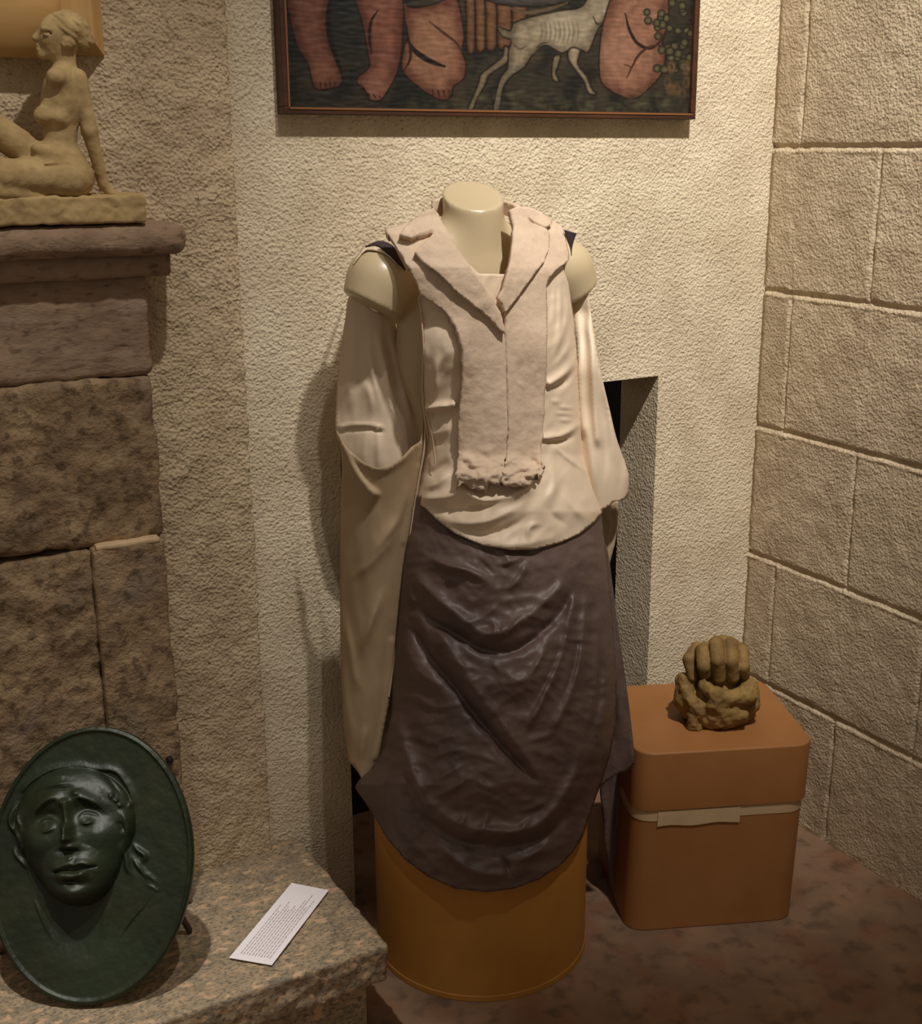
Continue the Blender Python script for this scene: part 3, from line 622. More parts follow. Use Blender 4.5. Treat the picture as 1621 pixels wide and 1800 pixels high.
# ------------------------------------------------------------------ clay statuette on the mantel
def statuette():
    YC = 1.985; k = 1 / 1066.0
    def J(px, py, dy=0.0): return onY(px, py, YC + dy)
    B = []
    hd_ = [('e', J(110, 62), (32 * k, 25 * k, 33 * k)), ('e', J(90, 72, -.002), (24 * k, 19 * k, 28 * k)), ('c', J(88, 88, -.001), J(72, 98, -.002), 12 * k, 7.5 * k)]
    def fn(p):
        d = sd_ell(p, J(112, 58), (33 * k, 26 * k, 31 * k))
        d = smin(d, sd_ell(p, J(96, 68, -.002), (25 * k, 20 * k, 31 * k)), .008)
        d = smin(d, sd_caps(p, J(98, 86), J(75, 96), 13 * k, 8 * k), .006)
        d = smin(d, sd_caps(p, J(74, 52), J(62, 67), 4 * k, 5.6 * k), .003)
        d = smin(d, sd_caps(p, J(70, 68), J(78, 70), 6 * k), .003)     # nose
        d = smin(d, sd_caps(p, J(67, 79), J(80, 80), 4.6 * k), .0015); d = smin(d, sd_caps(p, J(68, 87), J(80, 87), 4.4 * k), .0015)
        d = smax(d, -sd_ell(p, J(82, 59, -.017), (8 * k, 4 * k, 4.5 * k)), .003)    # eye hollow
        d = smin(d, sd_ell(p, J(82, 61, -.0165), (6 * k, 3.5 * k, 3 * k)), .001)
        d = smin(d, sd_caps(p, J(75, 51, -.014), J(92, 52, -.018), 2.6 * k), .003)
        # neck, chest and back
        d = smin(d, sd_caps(p, J(112, 92), J(116, 128), 16 * k, 17 * k), .010)
        d = smin(d, sd_caps(p, J(118, 138), J(98, 136, -.03), 17 * k, 14 * k), .010)
        d = smin(d, sd_ell(p, J(110, 172), (30 * k, 34 * k, 46 * k)), .012)
        d = smin(d, sd_caps(p, J(106, 190), J(106, 262), 27 * k, 25 * k), .012)
        d = smin(d, sd_ell(p, J(104, 206, -.020), (15 * k, 15 * k, 14 * k)), .006); d = smin(d, sd_ell(p, J(78, 203, -.010), (14 * k, 15 * k, 14 * k)), .006)
        d = smin(d, sd_caps(p, J(100, 160, -.018), J(72, 205, -.012), 8 * k, 7 * k), .010)
        # belly, hips
        d = smin(d, sd_ell(p, J(100, 278, -.004), (42 * k, 32 * k, 26 * k)), .008)
        d = smin(d, sd_ell(p, J(118, 312), (42 * k, 36 * k, 36 * k)), .010)
        # near thigh lying flat and shin folded back, far thigh rising
        d = smin(d, sd_caps(p, J(120, 312, -.012), J(5, 308, -.022), 33 * k, 24 * k), .007)
        d = smin(d, sd_caps(p, J(5, 308, -.022), J(-60, 320, -.01), 24 * k, 22 * k), .008)
        d = smin(d, sd_caps(p, J(-20, 332, -.03), J(70, 345, -.024), 15 * k, 10 * k), .005)
        d = smin(d, sd_caps(p, J(85, 290, .012), J(-20, 220, .012), 26 * k, 24 * k), .007)
        d = smin(d, sd_caps(p, J(-20, 220, .012), J(-60, 330, .0), 22 * k, 14 * k), .007)
        # near arm, far arm
        arm = smin(sd_caps(p, J(136, 138, -.012), J(157, 228, -.014), 15 * k, 12 * k), sd_caps(p, J(158, 232, -.014), J(181, 322, -.006), 12 * k, 8 * k), .006)
        d = smin(d, arm, .0025)
        d = smin(d, sd_caps(p, J(66, 262, -.018), J(84, 268, -.022), 9 * k, 12 * k), .004)
        d = smax(d, -sd_caps(p, J(80, 292, -.036), J(140, 288, -.040), 2.0 * k), .003)
        hand = sd_caps(p, J(182, 326, -.004), J(196, 341, -.006), 8 * k, 7 * k)
        for q, (ex, dy) in enumerate(((222, -.012), (226, -.006), (222, 0), (212, .006))):
            hand = smin(hand, sd_caps(p, J(196, 340, -.008 + .004 * q), J(ex, 347, dy), 4.6 * k, 3 * k), .003)
        d = smin(d, hand, .004)
        # the blade of the shoulder and collar bone
        d = smin(d, sd_caps(p, J(128, 128, -.014), J(100, 142, -.022), 5 * k, 4 * k), .005)
        return d + 0.0007 * fbm(p, 90, 3)
    lo = np.array([0.27, 1.90, 1.385]); hi = np.array([0.60, 2.05, 1.70])
    v, f = surface_nets(fn, lo, hi, 0.0019)
    t = thing('statuette', (0.44, 2.0, 1.39), 'ochre clay statuette of a seated nude leaning on one arm, standing on the mantel', 'sculpture')
    link_mesh('figure', v, f, M['clay'], t)
    def hair(p):
        d = sd_ell(p, J(118, 50), (34 * k, 30 * k, 27 * k)); d = smin(d, sd_ell(p, J(143, 72), (19 * k, 20 * k, 17 * k)), .008)
        d = smin(d, sd_ell(p, J(118, 74, -.018), (13 * k, 10 * k, 12 * k)), .006)
        q = np.stack([(p[..., 0] * 0.7 + p[..., 2] * 0.7) * 210, p[..., 1] * 60, (p[..., 0] * .7 - p[..., 2] * .7) * 70], -1)
        d = d + 0.0022 * perlin(q) + .001 * fbm(p, 120, 2)
        fx, fz = J(92, 60)[0], J(92, 60)[2]
        return smax(d, -((p[..., 0] - fx) * 0.9 + (p[..., 2] - fz) * 0.25), .004)
    v, f = surface_nets(hair, J(60, 110) - [.0, .05, 0], J(175, 5) + [.0, .05, 0], 0.0018)
    link_mesh('hair', v, f, M['clay'], t)
    b0, b1 = J(-150, 404), J(243, 352)
    def basefn(p):
        d = sd_box(p, ((0.25 + b1[0]) / 2, 1.990, 1.4105), ((b1[0] - 0.25) / 2, 0.042, 0.0205), 0.004)
        return d + 0.003 * fbm(p, 34, 4, .6) * sstep(1.385, 1.395, p[..., 2])
    v, f = surface_nets(basefn, (0.23, 1.94, 1.38), (b1[0] + .015, 2.06, 1.445), 0.0025)
    v[:, 2] = np.maximum(v[:, 2], 1.3895)
    link_mesh('plinth', v, f, M['clay'], t)
statuette()

# ------------------------------------------------------------------ clenched fist sculpture on the carton
def fist():
    Dc = float(np.array([1.5435, 1.7272, 0]) @ F0) + 0.075; k = float(mpp(1200, Dc))
    def J(px, py, dd=0.0): return onD(px, py, Dc + dd)
    zb = 0.390
    def fn(p):
        # the rough lump it grows from
        d = sd_ell(p, J(1262, 1234, .005), (73 * k, 66 * k, 42 * k))
        d = smin(d, sd_caps(p, np.array([*J(1264, 1240, .005)[:2], zb + .014]), np.array([*J(1264, 1240, .005)[:2], zb + .028]), 0.058), .012)
        d = smin(d, sd_caps(p, J(1206, 1200, -.005), J(1202, 1232, -.02), 18 * k, 17 * k), .006)
        d = smin(d, sd_caps(p, J(1206, 1212, -.03), J(1222, 1246, -.054), 11 * k, 10 * k), .008)
        d = smin(d, sd_caps(p, J(1218, 1258, -.050), J(1221, 1290, -.052), 12 * k, 13 * k), .003)
        d = smin(d, sd_caps(p, J(1238, 1206, -.04), J(1258, 1222, -.062), 11 * k, 12 * k), .008)
        d = smin(d, sd_caps(p, J(1262, 1230, -.062), J(1312, 1222, -.050), 14 * k, 17 * k), .010)
        d = smin(d, sd_caps(p, J(1318, 1205, -.02), J(1322, 1240, -.035), 16 * k), .004)
        d = smin(d, sd_caps(p, J(1252, 1244, -.070), J(1306, 1256, -.060), 9 * k, 10 * k), .009)
        d = smax(d, -sd_caps(p, J(1236, 1244, -.078), J(1292, 1278, -.085), 6 * k, 5 * k), .003)
        d = smax(d, -sd_caps(p, J(1226, 1206, -.052), J(1238, 1262, -.072), 3.5 * k, 5 * k), .002)
        d = d + .0045 * fbm(p, 30, 3, .6) + .0022 * np.abs(fbm(p, 60, 2)) - .001
        # back of the hand and wrist
        hnd = sd_ell(p, J(1270, 1162, .030), (46 * k, 40 * k, 46 * k)); hnd = smin(hnd, sd_caps(p, J(1268, 1180, .018), J(1266, 1215, .018), 38 * k), .012)
        # four curled fingers: over the top knuckle, then down the front, tips tucked under
        for q, (fx, ty, byy, r1, dd) in enumerate(((1235, 1144, 1190, 12.5, 0), (1260, 1134, 1196, 13.5, -.004), (1284, 1135, 1196, 13, -.003), (1305, 1145, 1190, 11.5, .004))):
            fing = sd_caps(p, J(fx + 5 - q * 2.5, ty - 4, .035), J(fx, ty, -.012 + dd), r1 * k)
            fing = smin(fing, sd_caps(p, J(fx, ty, -.014 + dd), J(fx + 2, ty + 26, -.034 + dd), r1 * k, (r1 - .5) * k), .002)
            fing = smin(fing, sd_caps(p, J(fx + 2, ty + 28, -.034 + dd), J(fx + 4, byy - 6, -.026 + dd), (r1 - .5) * k, (r1 - 1.5) * k), .002)
            hnd = smin(hnd, fing, .0012)
        th = smin(sd_caps(p, J(1226, 1138, .01), J(1212, 1158, -.004), 11 * k, 12 * k), sd_caps(p, J(1212, 1160, -.004), J(1217, 1190, -.016), 11.5 * k, 9 * k), .003)
        hnd = smin(hnd, th, .0015)
        hnd = smin(hnd, sd_caps(p, J(1226, 1145, .022), J(1228, 1196, .012), 15 * k), .004)
        hnd = hnd + .0007 * fbm(p, 70, 3)
        d = smin(d, hnd, .003)
        return np.maximum(d, zb + .0006 - p[..., 2])
    c_ = J(1266, 1210)
    v, f = surface_nets(fn, (c_[0] - .10, c_[1] - .11, zb - .004), (c_[0] + .10, c_[1] + .12, zb + .20), 0.0019)
    o = link_mesh('fist_sculpture', v, f, M['fist'])
    tag(o, 'brown clay sculpture of a clenched fist rising from a rough lump on the carton', 'sculpture')
fist()

# ------------------------------------------------------------------ mannequin
BC = np.array([1.10, 1.91, 0.0])
def body_sdf(p):
    q = p - BC
    d = sd_ell(q, (0, .004, 1.17), (.150, .078, .170))
    d = smin(d, sd_ell(q, (0, .010, .98), (.112, .076, .16)), .05)
    d = smin(d, sd_ell(q, (0, .010, .80), (.145, .095, .14)), .05)
    d = smin(d, sd_ell(q, (0, .012, 1.285), (.13, .058, .06)), .03)
    for s in (-1, 1):
        arm = smin(sd_caps(q, (s * .06, .012, 1.318), (s * .178, .006, 1.288), .040, .052), sd_caps(q, (s * .182, .004, 1.284), (s * .222, .0, 1.20), .053, .048), .02)
        nx, nz = s * .5, -.866; arm = smax(arm, (q[..., 0] - s * .237) * nx + (q[..., 2] - 1.268) * nz, .006)
        d = smin(d, arm, .03)
        d = smin(d, sd_caps(q, (s * .02, .008, 1.36), (s * .12, .01, 1.315), .028, .034), .03)
        d = smin(d, sd_ell(q, (s * .062, -.060, 1.165), (.046, .032, .046)), .03)
    nk = sd_caps(q, (-.004, .0, 1.28), (-.008, .002, 1.55), .0525, .0505)
    n = np.array([-.12, -.40, .91]); n /= np.linalg.norm(n)
    nk = smax(nk, (q - np.array([-.008, .0, 1.421])) @ n, .0015)
    return smin(d, nk, .022)
mq = thing('mannequin', (BC[0], BC[1], 0.41), 'headless cream shop mannequin with a sliced neck standing on the drum', 'mannequin')
v, f = surface_nets(body_sdf, (0.80, 1.76, 0.66), (1.40, 2.06, 1.50), 0.0042)
link_mesh('torso', v, f, M['mannequin'], mq)
lathe('support_post', [(0.02, 0.012), (0.02, 0.30)], M['iron'], mq, 24, (BC[0], BC[1], 0.40))
lathe('foot_plate', [(0.13, 0.001), (0.13, 0.010), (0.125, 0.012)], M['iron'], mq, 48, (BC[0], BC[1], 0.4055))

# ------------------------------------------------------------------ cloth and clay sheets
def interp(tab):
    t_ = np.array(sorted(tab), float); return lambda y: np.interp(y, t_[:, 0], t_[:, 1])
def section(xl, xr, D0, kf, phi):
    """front and back distance of an upright elliptical body whose sides are at xl, xr"""
    def fn(x, y):
        L_, R_ = xl(y), xr(y); W = (R_ - L_) / 2 * mpp(y, D0); s = np.clip((2 * x - L_ - R_) / (R_ - L_), -.992, .992); l = s * W
        k_ = kf(y); c_, s_ = math.cos(phi), math.sin(phi); a = W / np.sqrt(c_ ** 2 + k_ ** 2 * s_ ** 2); b = a * k_
        A = s_ ** 2 / a ** 2 + c_ ** 2 / b ** 2; Bq = 2 * l * s_ * c_ * (1 / a ** 2 - 1 / b ** 2); Cq = l ** 2 * (c_ ** 2 / a ** 2 + s_ ** 2 / b ** 2) - 1
        disc = np.sqrt(np.maximum(Bq ** 2 - 4 * A * Cq, 0)); return D0 + (-Bq - disc) / (2 * A), D0 + (-Bq + disc) / (2 * A)
    return fn
def patch_points(outline, step, smooth=True, ragged=0.0, seed=0):
    P = catmull(outline, 8, True) if smooth else np.asarray(outline, float)
    Q = np.concatenate([P, P[:1]]); L_ = np.concatenate([[0], np.cumsum(np.linalg.norm(np.diff(Q, axis=0), axis=1))])
    n = max(8, int(L_[-1] / step)); t = np.linspace(0, L_[-1], n, endpoint=False); bd = np.stack([np.interp(t, L_, Q[:, 0]), np.interp(t, L_, Q[:, 1])], 1)
    if ragged:
        nn = np.roll(bd, -1, 0) - np.roll(bd, 1, 0); nn = np.stack([-nn[:, 1], nn[:, 0]], 1) / (np.linalg.norm(nn, axis=1)[:, None] + 1e-9)
        rg = ragged(bd) if callable(ragged) else ragged
        w = fbm(np.stack([bd[:, 0], bd[:, 1], bd[:, 0] * 0 + seed], -1), 0.07, 2, .5); bd = bd + nn * (w * rg)[:, None]
    lo, hi = bd.min(0), bd.max(0); h = step * 0.87; gy = np.arange(lo[1], hi[1], h); pts_ = []
    for r_, yy in enumerate(gy): xx = np.arange(lo[0] + (step / 2 if r_ % 2 else 0), hi[0], step); pts_.append(np.stack([xx, xx * 0 + yy], 1))
    g = np.concatenate(pts_); g = g[inside(g[:, 0], g[:, 1], bd)]
    near = np.full(len(g), 1e9)
    for i in range(0, len(bd), 400):
        c_ = bd[i:i + 400]; near = np.minimum(near, ((g[:, None, :] - c_[None]) ** 2).sum(-1).min(1))
    g = g[near > (0.6 * step) ** 2]
    allp = np.concatenate([bd, g]); nb = len(bd)
    vv, _, ff, ov, _, _ = delaunay_2d_cdt([Vector(p) for p in allp.tolist()], [], [list(range(nb))], 1, 1e-5)
    return np.array([tuple(p) for p in vv]), [tuple(q) for q in ff]
def sheet(name, outline, Dfn, mat, parent=None, step=5.0, thick=0.002, smooth=True, ragged=0.0, disp=None, back=None, seed=0, toff=0.0):
    """Dfn(x, y) gives the distance; disp(x, y) in metres stands out towards the room"""
    p2, ff = patch_points(outline, step, smooth, ragged, seed); x, y = p2[:, 0], p2[:, 1]
    D = Dfn(x, y)
    if disp is not None: D = D - disp(x, y)
    v_ = onD(x, y, D); tri = np.array(ff)
    n = np.cross(v_[tri[0][1]] - v_[tri[0][0]], v_[tri[0][2]] - v_[tri[0][0]])
    a, b, c_ = v_[tri[:, 0]], v_[tri[:, 1]], v_[tri[:, 2]]; nn = np.cross(b - a, c_ - a); flip = (nn * ((a + b + c_) / 3 - CO)).sum(1) > 0
    tri[flip] = tri[flip][:, ::-1]
    me = bpy.data.meshes.new(name); fs = tri.tolist(); vl = v_.tolist()
    if back is not None:
        vb = v_ + F0 * (back(x, y) - Dfn(x, y))[:, None]; k = len(vl); vl += vb.tolist(); fs += [[q + k for q in t_[::-1]] for t_ in fs]
    me.from_pydata(vl, [], fs); me.update(); me.materials.append(mat); me.polygons.foreach_set('use_smooth', [True] * len(me.polygons))
    o = bpy.data.objects.new(name, me); COL.objects.link(o)
    if parent is not None: o.parent = parent; o.matrix_parent_inverse = parent.matrix_basis.inverted()
    if thick: solidify(o, thick, toff - 1.0)
    return o
def wr(x, y, sx, sy, seed=0, octv=2): return fbm(np.stack([x / sx, y / sy, x * 0 + seed], -1), 1.0, octv, .5)

def edge_fade(x, y, L_, R_, w=14): return sstep(0, w, x - L_(y)) * sstep(0, w, R_(y) - x)
# satin blouse body
bl_l = interp([(380, 700), (410, 640), (470, 622), (520, 650), (560, 682), (600, 694), (700, 722), (780, 738), (850, 733), (900, 722), (970, 715)])
bl_r = interp([(380, 980), (410, 1012), (470, 1030), (520, 1018), (560, 1012), (600, 1012), (700, 1020), (800, 1028), (850, 1044), (900, 1062), (970, 1064)])
bl_k = interp([(360, .22), (400, .32), (440, .44), (480, .52), (560, .62), (700, .68), (900, .76), (970, .8)])
torso_sec = section(bl_l, bl_r, 2.20, bl_k, YAW)
def bust(x, y): return 0.022 * np.exp(-(((x - 778) / 52) ** 2 + ((y - 610) / 55) ** 2)) + 0.018 * np.exp(-(((x - 965) / 60) ** 2 + ((y - 605) / 60) ** 2))
def torsoD(x, y): return torso_sec(x, y)[0] - bust(x, y) - 0.004
Z5 = lambda l: zpts(l, 570, 300, 2.844)
Z6 = lambda l: zpts(l, 570, 850, 2.4)
bl_f = [(Z5([(500, 1190), (580, 1182), (660, 1172)]), 9, 7, 3, .05), (Z5([(520, 1225), (580, 1222), (660, 1200)]), -6, 5, 6, .1), (Z5([(505, 1205), (540, 1300), (555, 1410)]), 4, 4, 3), (Z5([(520, 1300), (590, 1310), (655, 1260)]), 4, 9, 9),
        (Z5([(485, 760), (500, 900), (540, 1170)]), 4, 8, 8), (Z5([(560, 920), (560, 1170)]), 3, 5, 5), (Z5([(610, 900), (560, 1000), (550, 1160)]), 5, 6, 12),
        (Z5([(1175, 500), (1175, 800), (1120, 900)]), 6, 5, 5), (Z5([(1150, 540), (1145, 780)]), 4, 4, 4), (Z5([(1200, 560), (1215, 720), (1170, 870), (1115, 970)]), 6, 5, 5), (Z5([(1225, 600), (1250, 800), (1200, 920), (1110, 1010)]), 6, 6, 6),
        (Z5([(1275, 930), (1200, 1020), (1105, 1080)]), 9, 5, 9, .12), (Z5([(1270, 965), (1210, 1050), (1120, 1110)]), -5, 5, 5), (Z5([(1085, 1340), (1190, 1325), (1285, 1265)]), 7, 8, 3, .06), (Z5([(1095, 1365), (1200, 1350), (1290, 1300)]), -5, 4, 5),
        (Z5([(1150, 1180), (1270, 1190)]), 3, 3, 3), (Z5([(1140, 1210), (1265, 1220)]), 2.5, 3, 3), (Z5([(1150, 1245), (1265, 1250)]), 2.5, 3, 3), (Z5([(1120, 1150), (1200, 1160)]), 2.5, 5, 5),
        (Z5([(1110, 1350), (1220, 1440), (1320, 1520), (1360, 1620)]), 4, 4, 3), (Z5([(1130, 1420), (1150, 1560), (1120, 1700)]), 5, 9, 9),
        (Z5([(470, 1590), (560, 1565), (650, 1490)]), 10, 12, 12), (Z5([(470, 1530), (560, 1500), (640, 1430)]), -6, 9, 9),
        (Z5([(455, 1640), (600, 1632), (690, 1600), (800, 1650), (940, 1625), (1060, 1560)]), 10, 10, 11, .1),
        (Z6([(380, 70), (500, 110), (620, 105), (740, 75), (830, 30)]), -8, 7, 8), (Z6([(450, 130), (560, 165), (680, 160), (800, 110), (880, 50)]), 7, 9, 9), (Z6([(560, 200), (680, 215), (800, 175), (880, 110)]), -6, 6, 7),
        (Z6([(860, 250), (862, 190), (900, 172), (925, 185)]), 5, 5, 5), (Z6([(620, 240), (760, 262), (900, 245), (1040, 200)]), 6, 12, 12), (Z6([(930, 60), (960, 130), (1040, 190)]), -4, 8, 8), (Z6([(1000, 20), (1060, 110), (1130, 160)]), 4, 8, 8)]
def bl_disp(x, y):
    belly = 0.016 * sstep(780, 900, y) * np.exp(-((x - 890) / 150) ** 2)
    return (folds(x, y, bl_f) * 1.5 + 0.0016 * wr(x, y, 26, 34, 1) + (0.3 - np.abs(wr(x + .4 * y, y, 30, 50, 61, 1))) * .003) * (.3 + .7 * edge_fade(x, y, bl_l, bl_r, 26)) + belly
blouse = thing('satin_blouse', (1.10, 1.91, 0.80), 'beige satin blouse on the mannequin with long open hanging sleeves', 'blouse')
blo = [(742, 505), (736, 520), (742, 560), (743, 600), (742, 660), (744, 705), (745, 740), (738, 800), (726, 880), (735, 886), (748, 893), (766, 912), (800, 938), (850, 959), (900, 967), (940, 966), (985, 954), (1020, 938), (1045, 918),
       (1060, 900), (1052, 850), (1032, 790), (1022, 720), (1016, 640), (1010, 570), (1000, 500), (990, 470), (960, 440), (925, 440), (905, 470), (893, 482), (842, 481), (815, 455), (790, 430), (740, 420), (705, 425), (716, 455), (728, 480)]
sheet('bodice', blo, torsoD, M['satin'], blouse, 3.6, 0.002, smooth=False, disp=bl_disp, back=lambda x, y: np.minimum(torso_sec(x, y)[1], 2.29))

# left sleeve: inner hanging layer behind the arm, then the cowl and long front fall
def L1D(x, y): return 2.160 - 0.030 * np.sin(np.clip((x - 590) / 150, 0, 1) * math.pi) + 0.05 * sstep(640, 740, x) * sstep(820, 560, y)
Z4 = lambda l: zpts(l, 570, 650, 5.143)
l1_f = [(Z5([(250, 740), (300, 960), (340, 1180), (420, 1400)]), 9, 6, 6), (Z5([(140, 700), (150, 900), (130, 1200)]), 6, 12, 12), (Z5([(200, 820), (240, 1000), (300, 1260)]), 7, 10, 7), (Z5([(320, 800), (380, 1000), (440, 1300)]), 8, 7, 9), (Z5([(290, 740), (350, 980), (400, 1200)]), -7, 6, 6),
        (Z4([(105, 530), (250, 510), (440, 512), (555, 545)]), 4, 4, 2, .1), (Z4([(110, 545), (250, 528), (440, 530), (550, 560)]), -4, 2, 5, .1), (Z4([(200, 60), (230, 240), (200, 420)]), 4, 8, 8), (Z4([(360, 60), (420, 250), (440, 440)]), 5, 8, 8),
        (Z4([(400, 540), (370, 660), (350, 900)]), 3, 7, 7), (Z4([(510, 540), (500, 720), (490, 1000)]), 4, 7, 7)]
l1 = [(616, 520), (607, 560), (600, 610), (594, 660), (591, 710), (590, 755), (600, 785), (625, 815), (650, 832), (690, 835), (725, 810), (750, 785), (752, 740), (730, 700), (712, 640), (700, 590), (690, 560), (655, 545)]
def strip(name, pts_, w, Dfn, mat, parent):
    c_ = catmull(pts_, 10); t_ = np.gradient(c_, axis=0); n_ = np.stack([-t_[:, 1], t_[:, 0]], 1) / np.linalg.norm(t_, axis=1)[:, None]
    rows_ = [onD(*(c_ + n_ * o_).T, Dfn(*(c_ + n_ * o_).T) + dd_) for o_, dd_ in ((-w, 0), (-w * .6, -w * .0011), (0, -w * .0015), (w * .6, -w * .0011), (w, 0))]
    m_ = len(c_); f_ = [(i * m_ + j, i * m_ + j + 1, (i + 1) * m_ + j + 1, (i + 1) * m_ + j) for i in range(4) for j in range(m_ - 1)]
    return link_mesh(name, np.concatenate(rows_), f_, mat, parent)
sleeve_l = sheet('left_sleeve', l1, L1D, M['satin'], blouse, 4.5, 0.0015, disp=lambda x, y: folds(x, y, l1_f) * 1.3 + .0015 * wr(x, y, 14, 60, 4))
def L2D(x, y): return 2.150 - 0.080 * np.sin(np.clip((x - 588) / (168 - 0.12 * np.clip(y - 800, 0, 600)), 0, 1) * math.pi) ** .8 * (1 - .35 * sstep(800, 1350, y)) - 0.02 * sstep(900, 760, y)
l2_f = [(Z4([(110, 560), (200, 740), (300, 920), (400, 1060), (520, 1150)]), 12, 3, 34, .1), (Z5([(60, 1300), (160, 1440), (280, 1490), (380, 1450), (470, 1360)]), 5, 4, 7, .03),
        (Z4([(860, 840), (820, 1100), (770, 1300), (720, 1600)]), 4, 3, 4, .05), (Z4([(790, 880), (740, 1150), (640, 1420), (480, 1640)]), 6, 7, 10), (Z4([(690, 1300), (560, 1500), (360, 1760)]), 5, 6, 12),
        (Z6([(70, 420), (180, 350), (290, 230), (340, 160)]), 5, 10, 10), (Z6([(75, 500), (110, 700), (130, 820), (180, 900)]), 7, 7, 9), (Z6([(260, 420), (190, 600), (130, 770)]), 8, 9, 7), (Z6([(290, 640), (270, 900), (215, 1180)]), 6, 6, 5, .05), (Z6([(80, 640), (90, 900), (130, 1150)]), 6, 9, 9), (Z6([(180, 1000), (150, 1180)]), 5, 8, 8)]
l2 = [(590, 755), (600, 772), (618, 794), (640, 814), (662, 824), (684, 821), (706, 806), (724, 786), (740, 776), (744, 740), (743, 700), (748, 722), (752, 770), (752, 800), (742, 830), (733, 870), (727, 920), (718, 970), (710, 1030), (704, 1090), (697, 1160), (688, 1220), (676, 1280), (668, 1330), (660, 1350), (664, 1360), (659, 1378), (648, 1376), (640, 1378), (630, 1358), (612, 1336), (605, 1290), (600, 1200), (598, 1100), (598, 1000), (599, 900), (601, 820), (598, 785)]
sheet('sleeve_fall', l2, L2D, M['sheer'], blouse, 4.5, 0.0015, smooth=False, disp=lambda x, y: folds(x, y, l2_f) * 1.2 + .0015 * wr(x, y, 18, 70, 9))
l3 = [(700, 1080), (706, 1090), (700, 1150), (692, 1220), (688, 1290), (681, 1345), (668, 1353), (650, 1352), (652, 1280), (668, 1200), (685, 1130)]
sheet('sleeve_lining', l3, lambda x, y: 2.145 + 0 * x, M['sheer'], blouse, 5, 0.0015, disp=lambda x, y: .002 * wr(x, y, 8, 60, 3))
strip('piping', [(736, 522), (741, 560), (744, 620), (742, 680), (746, 730), (752, 770)], 1.8, lambda x, y: torsoD(x, y) - .004, M['seam'], blouse)
strip('piping', [(748, 722), (758, 760), (764, 800), (765, 815)], 1.4, lambda x, y: torsoD(x, y) - .008, M['seam'], blouse)
strip('piping', [(748, 745), (746, 790), (738, 835), (729, 890), (720, 950), (710, 1020), (703, 1085), (694, 1160), (684, 1225)], 1.8, lambda x, y: np.minimum(L2D(x, y) - .006, 2.14), M['seam'], blouse)
# right sleeve
def R1D(x, y): return 2.262 - 0.050 * np.sin(np.clip((x - 985) / 125, 0, 1) * math.pi) - 0.02 * sstep(700, 850, y) + 0.055 * sstep(660, 530, y)
Z2 = lambda l: zpts(l, 1040, 600, 2.79)
r1_f = [(Z5([(1310, 700), (1340, 900), (1350, 1150), (1370, 1400)]), 10, 8, 7, .1), (Z5([(1250, 640), (1275, 850), (1280, 1100), (1300, 1350)]), 8, 7, 7, .1), (Z5([(1300, 650), (1310, 800)]), -8, 9, 9), (Z5([(1380, 900), (1420, 1200), (1460, 1500)]), 7, 9, 9), (Z5([(1400, 1000), (1410, 1300), (1400, 1650)]), -5, 8, 8), (Z5([(1280, 1150), (1340, 1450), (1370, 1700)]), 6, 9, 9),
        (Z5([(1500, 1300), (1510, 1500), (1480, 1700)]), 4, 6, 5)]
r1 = [(998, 520), (1008, 512), (1030, 500), (1040, 560), (1050, 610), (1058, 660), (1072, 720), (1084, 770), (1098, 810), (1106, 840), (1104, 872), (1092, 880), (1080, 882), (1066, 893), (1050, 896), (1036, 880), (1024, 840), (1004, 790), (985, 770), (960, 765), (990, 740), (1006, 700), (1012, 640), (1008, 570)]
sheet('right_sleeve', r1, R1D, M['satin'], blouse, 4.5, 0.0015, disp=lambda x, y: sstep(500, 600, y) * folds(x, y, r1_f) * 1.3 + .0014 * wr(x, y, 14, 60, 14))
r2 = [(1040, 895), (1087, 880), (1086, 920), (1080, 960), (1066, 1014), (1056, 980), (1044, 930)]
sheet('sleeve_tail', r2, lambda x, y: 2.275 + 0 * x, M['sheer'], blouse, 5, 0.0015, smooth=False, disp=lambda x, y: .003 * wr(x, y, 9, 60, 3))
# shoulder strips: dark cloth and pale binding over the arm stumps
def arc_sheet(name, inner, outer, mat, off, parent):
    A_, B_ = catmull(inner, 8), catmull(outer, 8); n = min(len(A_), len(B_)); A_, B_ = A_[:n], B_[:n]; rows_ = []
    for t in np.linspace(0, 1, 5): rows_.append(A_ * (1 - t) + B_ * t)
    g = np.stack(rows_); X_, Y_ = g[..., 0], g[..., 1]; v_ = np.zeros(X_.shape + (3,))
    for i in range(X_.shape[0]):
        for j in range(n):
            d_ = ray(X_[i, j], Y_[i, j]); d_ = d_ / (d_ @ F0); lo_, t_ = 1.9, 1.9
            for _ in range(60):
                s_ = float(body_sdf((CO + d_ * t_)[None])[0])
                if s_ < off: break
                t_ += max(s_ - off, .002) * .9
                if t_ > 2.215: t_ = 2.215; break
            v_[i, j] = CO + d_ * t_
    m_, f_ = X_.shape[0], []
    for i in range(m_ - 1):
        for j in range(n - 1): a = i * n + j; f_.append((a, a + 1, a + n + 1, a + n))
    o = link_mesh(name, v_.reshape(-1, 3), f_, mat, parent); solidify(o, 0.002, 0); return o
arc_sheet('shoulder_strap', [(650, 430), (668, 424), (690, 432), (700, 450), (712, 472)], [(642, 434), (662, 432), (682, 446), (698, 462), (713, 476)], M['strap'], .006, blouse)
arc_sheet('armhole_binding', [(640, 434), (662, 432), (682, 446), (699, 462)], [(620, 466), (640, 441), (672, 444), (698, 464)], M['satin'], .004, blouse)
arc_sheet('shoulder_strap', [(992, 404), (996, 420), (1002, 436), (1004, 450)], [(1014, 410), (1010, 420), (1006, 436), (1005, 450)], M['strap'], .006, blouse)

